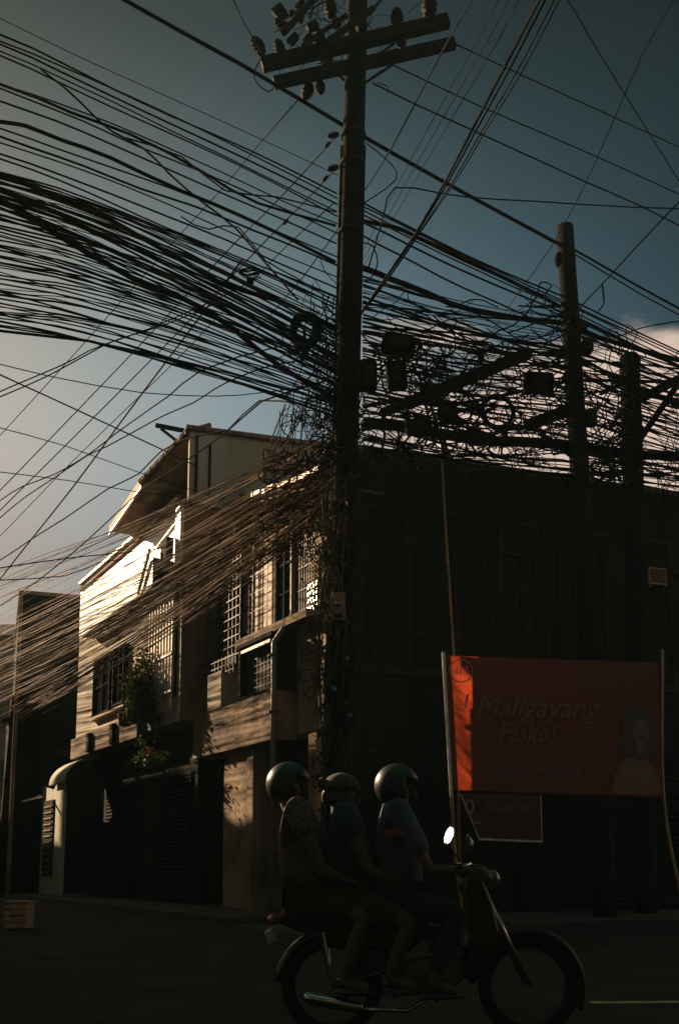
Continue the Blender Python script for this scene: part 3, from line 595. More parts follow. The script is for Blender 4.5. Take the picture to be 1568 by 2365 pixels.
sg(t2((-60, 835), (0, 841), (120, 870), (328, 907), (501, 915), (605, 907), (740, 890)), 2.2, 'sagging wire under the cable sheaf ending at the tall pole', 12, 14.5)
sg(t2((-60, 970), (0, 988), (152, 1030), (324, 1092), (470, 1140), (600, 1180)), 1.8, 'thin wire from the left edge to the eave corner', 13, 22)
sg(t2((-60, 1082), (0, 1090), (160, 1110), (305, 1134), (430, 1150)), 1.8, 'nearly level thin wire meeting the lit fascia', 14, 22)
sg(t2((740, 800), (640, 800), (463, 857), (390, 915), (332, 957), (274, 996), (204, 1050), (130, 1095), (58, 1123), (0, 1154), (-60, 1190)), 2.6, 'wavy wire across the pale sky, upper of the two wavy ones', 14.3, 22, wob=.06)
sg(t2((700, 830), (600, 850), (528, 884), (470, 915), (417, 942), (355, 973), (251, 1030), (201, 1054), (116, 1107), (60, 1150), (0, 1196), (-60, 1230)), 2.6, 'wavy wire across the pale sky, lower of the two wavy ones', 14.3, 22, wob=.06)
sg(t2((760, 880), (605, 926), (528, 990), (440, 1010), (374, 1042), (320, 1096), (251, 1127), (150, 1196), (77, 1242), (0, 1296), (-60, 1330)), 2.8, 'wire running past the ridge bracket of the white house', 14.3, 24, wob=.05)
sg(t2((770, 905), (700, 935), (600, 925), (520, 1000), (400, 1085), (330, 1130), (200, 1250), (90, 1340), (0, 1400)), 2.8, 'wire brushing the eave tiles of the white house', 14.3, 26)
sg(t2((-60, 925), (0, 903), (96, 861), (174, 830), (239, 799), (347, 757), (480, 700), (600, 640)), 2.6, 'wire rising from left edge into the sheaf, upper of the rising pair', 12, 14, wob=.03)
sg(t2((-60, 945), (0, 920), (116, 865), (239, 801), (300, 775), (400, 745), (520, 690)), 2.6, 'wire rising from left edge into the sheaf, lower of the rising pair', 12, 14, wob=.03)
sg(t2((-60, 1320), (0, 1312), (77, 1300), (193, 1285), (285, 1277), (400, 1262)), 2.4, 'nearly level wire leading to the white house cornice', 16, 23)
sg(t2((-60, 1350), (0, 1340), (150, 1330), (230, 1300), (300, 1290)), 2.0, 'short wire just below the level one reaching the cornice', 16, 23)
sg(t2((-40, 755), (0, 764), (202, 787), (231, 795), (386, 830), (605, 903), (775, 962)), 5.5, 'thick lowest cable edging the bottom of the great sheaf', 11.4, 14.4)
sg(t2((-40, 30), (0, 42), (170, 125), (380, 220), (600, 320), (780, 405)), 1.8, 'thinnest topmost wire of the left sky above the sheaf', 11.4, 14.4)
sg(t2((95, 158), (145, 200), (210, 262), (262, 306), (330, 345), (390, 400), (470, 470), (545, 530), (600, 590), (690, 690)), 4.4, 'twisted cable crossing the sheaf downwards from upper left', 12.0, 14.3, wob=.03)
sg(t2((290, 318), (420, 362), (520, 440), (640, 455), (775, 490)), 3.2, 'cable branching off the twisted one towards the pole', 12.5, 14.3)
sg(t2((420, 500), (480, 525), (545, 525), (610, 600), (680, 640), (760, 690)), 3, 'loose loop of cable in the middle of the sheaf', 13, 14.3, wob=.06)
sg(t2((540, 0), (560, 45), (592, 100), (604, 122)), 2.6, 'thin wire dropping from the top edge to the crossarm insulator', 12, 14.1)
sg(t2((604, 135), (588, 165), (592, 190), (620, 212), (640, 195)), 2.8, 'looping jumper wire at the left end of the crossarms', 14.0, 14.2)
sg(t2((845, 330), (905, 380), (914, 415), (870, 450), (838, 470)), 2.6, 'hooked loose wire on the right side of the tall pole', 14.3, 14.3)
sg(t2((838, 560), (862, 570), (872, 610), (858, 640), (842, 650)), 3.0, 'small looped wire right of the pole lower down', 14.3, 14.3)
sg(t2((870, 190), (895, 200), (893, 215)), 2.4, 'tiny curled wire end beside the pole top', 14.5, 14.5)
# hanging lit loops at the left
sg(t2((35, 1650), (60, 1690), (110, 1725), (160, 1748), (195, 1758), (250, 1735), (305, 1700), (385, 1655)), 3.6, 'sunlit drooping wire from far pole to the white house, upper loop', FY, 30, 'dusty')
sg(t2((42, 1645), (75, 1680), (130, 1722), (190, 1756), (205, 1752)), 3.0, 'sunlit drooping wire just above the main loop', FY, 32, 'dusty')
sg(t2((25, 1790), (35, 1795), (70, 1808), (125, 1806), (180, 1785), (205, 1765)), 2.8, 'lower sunlit loop of wire by the far pole', FY, 32, 'dusty')
sg(t2((35, 1798), (60, 1830), (80, 1842), (100, 1850), (104, 1840)), 3.0, 'frayed sunlit wire end hanging below the lower loop', FY, FY, 'dusty', .05)
sg(t2((-20, 1795), (0, 1797), (28, 1795)), 3.4, 'short bright wire stub at the left edge', FY, FY, 'dusty')
sg(t2((183, 1752), (165, 1790), (150, 1820)), 1.8, 'thin dim wire hanging from the drooping loop', 32, 31, 'brownwire')
# thick bundles
for (pts, w, lb) in (
    (((-200, 240), (0, 279), (60, 290), (150, 325), (260, 363), (420, 440), (560, 500), (690, 560), (775, 604)), 8, 'thick rope like cable bundle second below the top group of the sheaf'),
    (((-200, 380), (0, 405), (120, 450), (253, 506), (400, 590), (506, 648), (620, 690), (683, 712), (775, 760)), 10, 'thick bundled cable in the middle of the sheaf'),
    (((-200, 400), (0, 462), (100, 520), (223, 597), (330, 655), (425, 693), (536, 759), (650, 850), (775, 925)), 12, 'thickest dark bundle sagging lowest toward the pole'),
    (((-200, 160), (0, 192), (165, 262), (300, 310), (470, 400), (600, 470), (775, 520)), 6, 'bundle of two wires near the top of the sheaf')):
    span(pts, w, lb, wob=.03)
for (pts, w, lb) in (
    (((833, 620), (880, 632), (942, 658), (1040, 700), (1129, 724), (1200, 735), (1290, 745), (1340, 770), (1450, 800), (1700, 860)), 11, 'thick lumpy bundle leaving the tall pole to the right'),
    (((835, 506), (905, 528), (962, 546), (1060, 590), (1285, 700), (1340, 735), (1568, 845), (1700, 900)), 8, 'thick twin cable from the pole to the bare wooden pole'),
    (((840, 985), (930, 985), (1010, 1000), (1100, 1018), (1200, 1022), (1310, 1030), (1400, 1045), (1568, 1050)), 22, 'massive dark bundle low between the tall pole and bare wooden pole'),
    (((840, 940), (930, 925), (1040, 935), (1200, 905), (1320, 880), (1568, 880)), 8, 'dark bundle just above the massive low one')):
    wire([(x, y, dep(x) + (.3 if x > 800 else 0)) for x, y in pts], w, lb, None, 'cable', .05)
# ---- families that nothing tells apart
GL = 'cables of the great sheaf left of the tall pole'; LL = 'black cable within the great sheaf between the left edge and the tall pole'
def fam_left(yl, yr, pw, w, j=6):
    xs = [-300, 0, 130, 260, 390, 520, 650, 779]; pts = []
    a = random.uniform(-j, j); b = random.uniform(-j, j); ph = random.uniform(0, 6); dy = random.uniform(-.15, .15)
    for x in xs:
        s = x / 779; y = yl + (yr - yl) * (s ** pw if s > 0 else s * .75) + a * math.sin(3 * s + ph) + b * math.sin(7 * s + ph)
        pts.append((x, y, dep(x) + dy + .3 * math.sin(s * 3 + ph)))
    wire(pts, w, LL, GL, 'cable', random.choice((0, .015, .03)))
for yl, yr in ((86, 449), (96, 455), (106, 469), (121, 490), (129, 500), (190, 512), (205, 540), (233, 560), (293, 590), (314, 610), (324, 640), (354, 668), (370, 690)): fam_left(yl, yr, 1.06, random.uniform(2.8, 4.6), 5)
for i in range(34): s = (i + random.random() * .9) / 34; fam_left(395 + 95 * s, 690 + 190 * s, 1.12 + random.random() * .14, random.choice((2.2, 2.8, 3.4, 4.6)), 9)
for i in range(46): s = (i + random.random()) / 46; fam_left(480 + 280 * s ** .9, 815 + 140 * s, 1.2 + random.random() * .3, random.choice((1.8, 2.2, 2.8, 3.4, 4.2)), 10)
GR = 'cables running right from the tall pole past the bare wooden pole'; LR = 'black cable running right from the tall pole past the bare wooden pole'
def fam_right(y0, y1, y2, w, j=5):
    ph = random.uniform(0, 6); a = random.uniform(-j, j); pts = []
    for x in (838, 920, 1010, 1100, 1200, 1300, 1400, 1568, 1800):
        s = (x - 838) / 462; y = y0 + (y1 - y0) * s if s < 1 else y1 + (y2 - y1) * (x - 1300) / 268
        pts.append((x, y + a * math.sin(s * 4 + ph) + 8 * math.sin(min(s, 1) * math.pi), dep(x) + .2 + .25 * math.sin(s * 2 + ph)))
    wire(pts, w, LR, GR, 'cable', random.choice((0, .02, .04)))
for y0, y1, y2 in ((470, 686, 812), (476, 693, 818), (486, 700, 828), (497, 708, 838), (515, 720, 850), (546, 765, 850), (640, 760, 862)): fam_right(y0, y1, y2, random.uniform(2.6, 4), 2)
for i in range(72): s = (i + random.random()) / 72; fam_right(650 + 330 * s, 750 + 290 * s + random.uniform(-50, 50), 850 + 260 * s, random.choice((1.6, 2, 2.6, 3.2, 4.4)), 16)
for i in range(16): fam_right(random.uniform(1000, 1050), random.uniform(1035, 1100), random.uniform(1070, 1140), random.choice((2, 2.6, 3.2)), 7)
GD = 'service wires fanning down from the tall pole to the far left pole'; LD = 'sunlit brown wire in the fan from the tall pole down to lower left'
def ondep(x, y, o):
    t, z = L.px(x, y, o); return L.P(t, o, z).y
def fam_drop(s, w, m, obj=True, r_only=False):
    x0 = 775 + random.uniform(-45, 20); s = s ** .5 if s > 0 else s; u = s + random.gauss(0, .07); u += .085 * math.sin(2 * math.pi * 9 * u) / 5.6 * 1.1; s0 = max(s, 0); s0 += .8 * math.sin(2 * math.pi * 7 * s0) / 44; sy = 1000 + 185 * s0 + random.uniform(-8, 8)
    ex = random.uniform(-170, -70); ey = 1470 + 215 * u
    if s > .6 and random.random() < .45: ex, ey = 40 + random.uniform(-12, 12), 1652 + random.uniform(-10, 6)
    sag = 14 + random.uniform(-14, 26); ey += random.gauss(0, 13); pts = []; sy += (775 - x0) * .55
    of = random.uniform(1.9, 2.9); xe = ondep(x0, sy, 1.5)
    for i in range(9):
        a = i / 8; x = x0 + (ex - x0) * a; y = sy + (ey - sy) * a + sag * math.sin(math.pi * a) + random.uniform(-2.4, 2.4)
        pts.append((x, y, ondep(x, y, 1.5 + (of - 1.5) * min(1, a * 1.6)) + random.uniform(-.04, .04)))
    return pts

for i in range(118):
    s = (i + random.random()) / 100 if i < 100 else -random.random() * .5; m = random.choice(('dusty', 'dusty', 'brownwire')); w = random.choice((.8, 1.1, 1.4, 1.9))
    wire(fam_drop(s, w, m), w, LD, GD, m, random.choice((.006, .012, .02)), 'service_wire', 1.1, 'service wire')
st = MB(); st2 = MB()
for i in range(80):
    s = random.random() ** .85; w = random.choice((.7, .9, 1.2)); (st if i % 2 else st2).tube(wire_pts(fam_drop(s, w, 0), .02, 1.1), max(.0028, w * 17 / FO / 2), 4, False)
tag(st.build('thin_wire_mass', 'brownwire'), 'mass of fine brown wires filling the fan between the tall pole and lower left', 'wire mass', kind='stuff')
tag(st2.build('thin_wire_mass', 'dusty'), 'mass of fine golden wires filling the fan between the tall pole and lower left', 'wire mass', kind='stuff')
# ---- tangle: nobody could count it
tg = MB()
def scribble(x0, x1, y0, y1, Y0, Y1, n, seg, w, ang=.2, jit=1.0, mbx=None, curl=.4):
    for i in range(n):
        x, y = random.uniform(x0, x1), random.uniform(y0, y1); a = random.gauss(ang, jit); Y = random.uniform(Y0, Y1); pts = []; st_ = random.uniform(14, 34)
        for k in range(random.randint(*seg)):
            pts.append((x, y, Y)); a += random.gauss(0, curl); x += math.cos(a) * st_; y += math.sin(a) * st_; Y += random.uniform(-.06, .06)
            if x > x1 + 25 or x < x0 - 25 or y > y1 + 20 or y < y0 - 25: a += math.pi * .6
        q = spline([at(*p) for p in pts], .12)
        (mbx or tg).tube(q, random.choice(w) * Y / FO / 2, 4, False)
scribble(838, 1300, 700, 1010, 14.4, 16.2, 80, (6, 14), (1.8, 2.2, 3, 4), jit=.35, curl=.22)
scribble(838, 1290, 800, 1010, 14.3, 15.8, 60, (5, 12), (1.8, 2.2, 3, 4))
scribble(838, 1100, 830, 1050, 14.2, 15.0, 80, (5, 10), (2, 3, 4.5, 6))
scribble(1050, 1310, 900, 1090, 15, 16, 55, (4, 10), (1.8, 2.4, 3.2))
scribble(1340, 1440, 800, 1100, 17, 18.5, 70, (4, 9), (2, 2.6, 3.4))
scribble(1480, 1600, 850, 1100, 18, 19, 40, (5, 9), (1.8, 2.4), ang=.6, jit=.4)
scribble(1370, 1440, 980, 1100, 17, 18.5, 60, (4, 8), (2.4, 3.4))
scribble(700, 790, 640, 960, 14.1, 14.6, 90, (4, 9), (1.8, 2.4, 3.2), ang=1.3, jit=.35, curl=.25)
scribble(700, 800, 900, 1060, 14.0, 14.7, 80, (4, 8), (2.2, 3, 4.2))
scribble(640, 800, 5, 150, 13.8, 14.2, 34, (3, 6), (1.6, 2.2, 3), ang=-.6, jit=.9)
scribble(850, 960, 20, 110, 14.1, 14.3, 9, (3, 5), (1.6, 2.2), ang=.4, jit=.9)
tag(tg.build('wire_tangle', 'cable'), 'dense black tangle of cables round the tall pole and along to the right poles', 'cable tangle', kind='stuff')
tg2 = MB()
scribble(650, 850, 1020, 1275, 14.0, 14.7, 120, (5, 10), (1.6, 2.2, 3), ang=2.55, jit=.3, mbx=tg2, curl=.16)
scribble(745, 850, 1020, 1330, 14.0, 14.7, 50, (4, 8), (1.6, 2.2, 3), ang=1.7, jit=.3, mbx=tg2, curl=.25)
scribble(745, 840, 1300, 1780, 14.2, 14.5, 70, (4, 9), (2, 2.6, 3.4), ang=1.57, jit=.2, mbx=tg2, curl=.2)
for i in range(34):   # strands hanging from the sheaf into the fan
    x = random.uniform(640, 765); y = random.uniform(905, 960); e = x - random.uniform(10, 90); y2 = random.uniform(1030, 1120)
    tg2.tube(wire_pts([(x, y, 14.2), ((x + e) / 2 + random.uniform(-4, 12), (y + y2) / 2, 14.3), (e, y2, 15.0)], .02, .5), random.choice((.004, .006, .008)), 4, False)
tag(tg2.build('wire_tangle', 'brownwire'), 'brown tangle of loose wires hanging down the tall pole below the sheaf', 'cable tangle', kind='stuff')
# ================================================================= PLANTS
def foliage(mb, pts, size, n, spread, seed=0, squash=1):
    for _ in range(n):
        c = random.choice(pts); p = c + Vector((random.gauss(0, spread), random.gauss(0, spread * .6), random.gauss(0, spread * squash)))
        d = Vector((random.uniform(-1, 1), random.uniform(-1, 1), random.uniform(-.6, 1))).normalized(); u = d.orthogonal().normalized(); u = Matrix.Rotation(random.uniform(0, 6.3), 3, d) @ u
        l = size * random.uniform(.6, 1.4); w = l * .38; b = len(mb.v)
        mb.v += [tuple(p), tuple(p + d * l * .5 + u * w), tuple(p + d * l), tuple(p + d * l * .5 - u * w)]; mb.f.append((b, b + 1, b + 2, b + 3))
bu = thing('balcony_shrub', 'dark leafy shrub growing on the ledge before the white grille of the white house', 'shrub', L.P(8.2, 1.3, 4.8))
stems = MB(); tips = []
for i in range(34):
    b0 = L.P(random.uniform(7.2, 8.6), 1.25 + random.uniform(-.15, .15), 4.8)
    tx, ty = random.choice(((random.uniform(285, 345), random.uniform(1540, 1640)), (random.uniform(300, 400), random.uniform(1590, 1660)), (random.uniform(310, 350), random.uniform(1500, 1560)), (random.uniform(350, 400), random.uniform(1540, 1640)), (random.uniform(320, 400), random.uniform(1620, 1745)), (random.uniform(320, 395), random.uniform(1600, 1700))))
    e = at(tx, ty, random.uniform(23.4, 25.0)); m_ = (b0 + e) / 2 + Vector((0, 0, .15)); q = spline([b0, m_, e], .2); stems.tube(q, [.018 * (1 - .7 * k / len(q)) for k in range(len(q))], 4); tips += q[len(q) // 3:]
stems.build('stem', 'stem', bu); lf = MB(); foliage(lf, tips, .085, 5200, .12); lf.build('leaves', 'leaf', bu)
MB().lathe([(.16, 0), (.2, .3), (.21, .33)], L.P(7.6, 1.25, 4.45), (0, 0, 1), 16).lathe([(.14, 0), (.18, .28), (.19, .3)], L.P(8.3, 1.25, 4.45), (0, 0, 1), 16).build('pot', 'stain', bu, split=True, smooth=True)
fpn = thing('flowering_plant', 'drooping plant with an orange blossom hanging below the white house ledge', 'plant', at(345, 1790, 23.5))
tips = []; stems = MB()
for i in range(16):
    b0 = at(345 + random.uniform(-10, 10), 1775, 23.4); e = at(345 + random.uniform(-55, 50), random.uniform(1700, 1790), 23.4 + random.uniform(-.4, .4)); q = spline([b0, (b0 + e) / 2 + Vector((0, 0, .2)), e], .12); stems.tube(q, .008, 4); tips += q[2:]
stems.build('stem', 'stem', fpn); lf = MB(); foliage(lf, tips, .07, 380, .06); lf.build('leaves', 'leaf', fpn)
lf = MB(); foliage(lf, [at(344, 1730, 23.2), at(344, 1738, 23.2)], .06, 40, .03); lf.build('blossom', 'flower', fpn)
lf = MB(); foliage(lf, [at(335 + i * 8, 1758, 23.2) for i in range(6)], .06, 70, .03); lf.build('pale_leaves', 'yellowleaf', fpn)
vi = thing('climbing_vine', 'dark leafy vine climbing the tall pole beside the corner house', 'vine', at(760, 2150, 14.4))
tips = []; stems = MB()
for i in range(9):
    q = spline([at(770 + random.uniform(-25, 40), 2140, 14.4), at(755 + random.uniform(-15, 40), 1750, 14.35), at(750 + random.uniform(-15, 60), 1450, 14.3), at(740 + random.uniform(-20, 60), 1150 + random.uniform(-60, 120), 14.25)], .3); stems.tube(q, .012, 4); tips += q
stems.build('stem', 'stem', vi); lf = MB(); foliage(lf, tips, .09, 1000, .06); lf.build('leaves', 'leaf', vi)
# ================================================================= BANNERS
YB = 15.93; pB = at(1024, 2000, YB); bd = Vector((.995, .10, 0)).normalized(); FB = Frame((pB.x, pB.y, 0), (bd.x, bd.y), (bd.y, -bd.x))
def cloth(name, corners, m, par, sag=.018, nx=28, nz=14, seed=0):
    """corners (t,z): bottom-left, bottom-right, top-right, top-left"""
    bl, br, tr, tl = [Vector(c) for c in corners]; mb = MB(); mb.v = []
    for i in range(nx + 1):
        for j in range(nz + 1):
            a, b = i / nx, j / nz; p = bl.lerp(br, a).lerp(tl.lerp(tr, a), b)
            o = sag * (math.sin(a * 9 + b * 2 + seed) * .5 + noise.noise((a * 5, b * 3, seed)) * 1.2) * (1 - abs(2 * a - 1) ** 4)
            mb.v.append(tuple(FB.P(p.x, o, p.y)))
    for i in range(nx):
        for j in range(nz): q = i * (nz + 1) + j; mb.f.append((q, q + nz + 1, q + nz + 2, q + 1))
    o = mb.build(name, m, par, smooth=True); return o
bn = thing('banner', 'big orange red tarpaulin banner with portrait and lettering hung on a bamboo stake', 'banner', FB.P(0, 0, 2))
q = [FB.px(1047, 1824), FB.px(1528, 1842), FB.px(1519, 1531), FB.px(1030, 1514)]
cloth('tarpaulin', q, 'banner', bn)
zlo, zhi = FB.px(1043, 1840)[1], FB.px(1023, 1508)[1]
MB().beam(FB.P(FB.px(1042, 1842)[0], 0, zlo), FB.P(FB.px(1023, 1510)[0], 0, zhi), .045, .045).build('batten', 'hem', bn)
def bt(s, x, y, wpx, hpx, m, shear=0):
    t, z = FB.px(x, y, .1); text('lettering', s, m, bn, FB.P(t, .0, z), bd, hpx / (FO / YB) * 1.38, wpx / (FO / YB), shear, .04)
bt('Maligayang', 1098, 1652, 300, 52, 'yellowprint', .35); bt('Pasko!', 1150, 1712, 140, 48, 'yellowprint', .35)
bt('PAGBATI MULA KAY', 1165, 1760, 120, 9, 'greyprint'); bt('Sen. IMEE R. MARCOS', 1097, 1786, 254, 19, 'greyprint')
t, z = FB.px(1066, 1548, .08); c = FB.P(t, .035, z)
MB().torus(c, .185, .011, (FB.n.x, FB.n.y, 0), 32, 6).build('round_emblem', 'whiteprint', bn)
text('emblem_letters', 'IM', 'whiteprint', bn, FB.P(t - .1, 0, z - .05), bd, .19, .2, 0, .04)
t, z = FB.px(1078, 1625, .08); MB().fpoly(FB, [(t - .05, z - .12), (t, z - .02), (t + .05, z + .16), (t + .01, z + .16), (t - .02, z)], .034, .04).build('print_flourish', 'yellowprint', bn)
# portrait: plain generic woman
def disc(x, y, rx, ry, m, nm, o, n=24):
    t, z = FB.px(x, y, o); MB().fpoly(FB, [(t + rx / (FO / YB) * math.cos(2 * math.pi * i / n), z + ry / (FO / YB) * math.sin(2 * math.pi * i / n)) for i in range(n)], o, o + .004).build(nm, m, bn)
t, z = FB.px(1478, 1835, .06)
MB().fpoly(FB, [(t - .5, z), (t + .34, z), (t + .34, z + .3), (t + .2, z + .55), (t + .02, z + .66), (t - .2, z + .62), (t - .4, z + .35)], .03, .034).build('portrait_dress', 'greenprint', bn)
disc(1472, 1680, 38, 58, 'hairprint', 'portrait_hair', .037); disc(1472, 1720, 46, 36, 'hairprint', 'portrait_hair', .0355); disc(1478, 1690, 22, 31, 'skinprint', 'portrait_face', .044); disc(1478, 1727, 11, 16, 'skinprint', 'portrait_neck', .0425)
disc(1470, 1686, 2.6, 1.6, 'hairprint', 'portrait_eye', .05); disc(1487, 1686, 2.6, 1.6, 'hairprint', 'portrait_eye', .05); disc(1479, 1706, 6, 2, 'banner2', 'portrait_mouth', .05)
b2 = thing('small_banner', 'smaller dark red banner hanging crooked below the big orange one', 'banner', FB.P(.3, 0, 1.2))
q = [FB.px(1106, 1936), FB.px(1249, 1941), FB.px(1246, 1838), FB.px(1064, 1832)]
cloth('tarpaulin', q, 'banner2', b2, .02, 18, 10, 4)
e = [FB.P(t, .03, z) for t, z in (FB.px(1062, 1834), FB.px(1090, 1900), FB.px(1105, 1938), FB.px(1250, 1944), FB.px(1247, 1838))]
MB().beam(e[0], e[1], .022, .012).beam(e[1], e[2], .022, .012).beam(e[2], e[3], .03, .03).beam(e[3], e[4], .014, .014).build('edging', 'hem', b2)
t, z = FB.px(1084, 1862, .04); MB().torus(FB.P(t, .03, z), .085, .012, (FB.n.x, FB.n.y, 0), 24, 6, .7, 1.15).build('round_emblem', 'whiteprint', b2)
def bt2(s, x, y, wpx, hpx, m): t, z = FB.px(x, y, .06); text('lettering', s, m, b2, FB.P(t, 0, z), bd, hpx / (FO / YB) * 1.38, wpx / (FO / YB), 0, .05)
bt2('TAGA', 1086, 1903, 26, 8, 'whiteprint'); bt2('TAGAYTAY', 1120, 1874, 110, 17, 'yellowprint')
for x in (1131, 1139): disc2 = None
def mkpole(nm, label, cat, pts, rr, m, group=None):
    t = thing(nm, label, cat, pts[-1]); pts = [Vector(p) for p in pts]; q = spline(pts, .35); mb = MB().tube(q, rr, 8)
    for i in range(1, len(q), 1): d = (q[i] - q[i - 1]).normalized(); mb.lathe([(rr * 1.02, -.012), (rr * 1.22, 0), (rr * 1.02, .012)], q[i], d, 8)
    mb.build('cane', m, t, smooth=True); return t
g0 = at(1062, 2120, 16.5); g0.z = .1
mkpole('bamboo_stake', 'short bamboo stake holding the left edge of the big banner', 'stake', [at(1024, 1505, YB + .07), at(1042, 1830, YB + .08), at(1052, 1990, YB + .09), Vector((g0.x, YB + .1, .1))], .028, 'bamboo')
g1 = at(1545, 2100, 17.2); mkpole('bamboo_stake', 'bamboo stake at the right end of the big banner', 'stake', [at(1528, 1500, YB + .45), at(1532, 1850, YB + .45), Vector((g1.x, YB + .45, .1))], .028, 'bamboo')
mkpole('tall_bamboo_pole', 'very thin tall bamboo pole rising from the banner to the low cable bundle', 'pole', [at(1016, 960, 17.3), at(1027, 1200, 17.35), at(1040, 1400, 17.4), at(1052, 1620, 17.45), Vector((at(1062, 2000, 17.5).x, 17.5, .1))], .024, 'bamboo')
# ================================================================= MOTORCYCLE
YM = 6.0
def bx(x, y, dy=0): v = at(x, y, YM + dy); return v
mc = thing('motorcycle', 'dark underbone motorcycle with chrome exhaust carrying three riders', 'motorcycle', (.55, YM, 0))
HR = Vector((bx(766, 2265).x, YM, .305)); HF = Vector((bx(1219, 2265).x, YM, .305))
for c, nm in ((HR, 'rear'), (HF, 'front')):
    w = MB().torus(c, .255, .042, (0, 1, 0), 40, 10).build('wheel', 'tyre', mc, smooth=True)
    MB().torus(c, .215, .014, (0, 1, 0), 40, 8).build('rim', 'chrome', w, smooth=True)
    MB().lathe([(.03, -.05), (.06, -.045), (.06, .045), (.03, .05)], c, (0, 1, 0), 18).build('hub', 'engine', w, smooth=True)
    mb = MB()
    for i in range(18): a = i * math.pi / 9; mb.tube([c + Vector((.05 * math.cos(a + .3), .03 * (-1) ** i, .05 * math.sin(a + .3))), c + Vector((.212 * math.cos(a), 0, .212 * math.sin(a)))], .0025, 4)
    mb.build('spokes', 'chrome', w)
def fender(c, a0, a1, nm, m):
    mb = MB(); n = 18; pr = [(-.06, -.02), (-.045, .008), (0, .018), (.045, .008), (.06, -.02)]; mb.v = []
    for i in range(n + 1):
        a = math.radians(a0 + (a1 - a0) * i / n)
        for (yy, rr) in pr: r = .32 + rr; mb.v.append((c.x + r * math.cos(a), c.y + yy, c.z + r * math.sin(a)))
    for i in range(n):
        for j in range(4): q = i * 5 + j; mb.f.append((q, q + 1, q + 6, q + 5))
    o = mb.build(nm, m, mc, smooth=True); sd = o.modifiers.new('s', 'SOLIDIFY'); sd.thickness = .004; return o
fender(HR, 20, 175, 'rear_fender', 'black'); fender(HF, -25, 130, 'front_fender', 'redpaint')
def hull(nm, prof, y0, y1, m, par=mc, bev=.03):
    """side profile (x,z) given in picture pixels, extruded across with rounded edges"""
    pts = [(bx(x, y).x, bx(x, y).z) for x, y in prof]; mb = MB(); b = len(pts); cx = sum(p[0] for p in pts) / b; cz = sum(p[1] for p in pts) / b
    for yy, s in ((y0, .86), (y0 + (y1 - y0) * .2, 1), (y0 + (y1 - y0) * .8, 1), (y1, .86)): mb.v += [(cx + (x - cx) * s, YM + yy, cz + (z - cz) * s) for x, z in pts]
    mb.f.append(tuple(range(b))); mb.f.append(tuple(reversed(range(3 * b, 4 * b))))
    for k in range(3):
        for i in range(b): j = (i + 1) % b; mb.f.append((k * b + i, k * b + j, (k + 1) * b + j, (k + 1) * b + i))
    return mb.build(nm, m, par, smooth=False, bevel=.008)
hull('seat', [(655, 2098), (720, 2088), (830, 2100), (940, 2108), (990, 2098), (1000, 2112), (950, 2135), (800, 2135), (690, 2125), (650, 2112)], -.11, .11, 'black')
hull('body', [(640, 2112), (700, 2128), (820, 2138), (960, 2136), (985, 2160), (940, 2200), (860, 2190), (760, 2160), (690, 2150), (640, 2128)], -.1, .1, 'redpaint')
hull('leg_shield', [(1075, 2010), (1105, 2020), (1130, 2080), (1145, 2150), (1120, 2230), (1085, 2270), (1060, 2240), (1085, 2160), (1080, 2090), (1062, 2040)], -.17, .17, 'redpaint')
hull('engine', [(930, 2215), (1010, 2200), (1070, 2215), (1080, 2250), (1030, 2285), (950, 2290), (915, 2260)], -.12, .12, 'engine')
hull('frame_spine', [(950, 2135), (985, 2130), (1075, 2185), (1080, 2215), (1060, 2215), (980, 2170)], -.05, .05, 'black')
hull('side_cover', [(830, 2160), (930, 2165), (925, 2230), (850, 2250), (790, 2280), (775, 2265), (820, 2220)], -.06, .06, 'black')
hull('handlebar_cowl', [(1060, 2000), (1085, 1992), (1118, 2000), (1135, 2030), (1120, 2048), (1075, 2040), (1058, 2020)], -.11, .11, 'black')
MB().ell(bx(1135, 2030), .05, .08, .06).build('headlamp', 'glass', mc, smooth=True)
MB().ell(bx(630, 2124), .035, .06, .03).build('tail_lamp', 'taillens', mc, smooth=True)
mb = MB()
for s in (-1, 1): mb.tube([bx(1110, 2050) + Vector((0, s * .07, 0)), HF + Vector((0, s * .07, 0))], .017, 8)
mb.build('fork', 'chrome', mc, split=True, smooth=True)
mb = MB()
for s in (-1, 1): mb.tube([bx(900, 2235) + Vector((0, s * .08, 0)), HR + Vector((0, s * .08, 0))], .016, 8)
mb.build('swing_arm', 'black', mc, split=True)
mb = MB()
for s in (-1, 1): mb.tube([bx(745, 2150) + Vector((0, s * .1, 0)), HR + Vector((0, s * .1, .02))], .018, 8)
mb.build('shock_absorber', 'chrome', mc, split=True)
ex = MB(); ex.tube([bx(1020, 2285, -.13), bx(940, 2335, -.14), bx(830, 2330, -.15)], .014, 8); ex.build('exhaust_pipe', 'chrome', mc, smooth=True)
MB().tube([bx(836, 2329, -.16), bx(826, 2327, -.16), bx(766, 2315, -.16), bx(715, 2305, -.16), bx(702, 2302, -.16)], [.02, .034, .038, .036, .022], 14).build('muffler', 'chrome', mc, smooth=True)
mb = MB(); hb = bx(1092, 2010)
mb.tube([hb + Vector((-.10, -.3, .02)), hb + Vector((-.04, -.18, .04)), hb, hb + Vector((-.04, .18, .04)), hb + Vector((-.10, .3, .02))], .012, 8); mb.build('handlebar', 'chrome', mc, smooth=True)
mb = MB(); 
for s in (-1, 1): mb.tube([hb + Vector((-.13, s * .33, .02)), hb + Vector((-.08, s * .24, .03))], .018, 10)
mb.build('grip', 'tyre', mc, split=True, smooth=True)
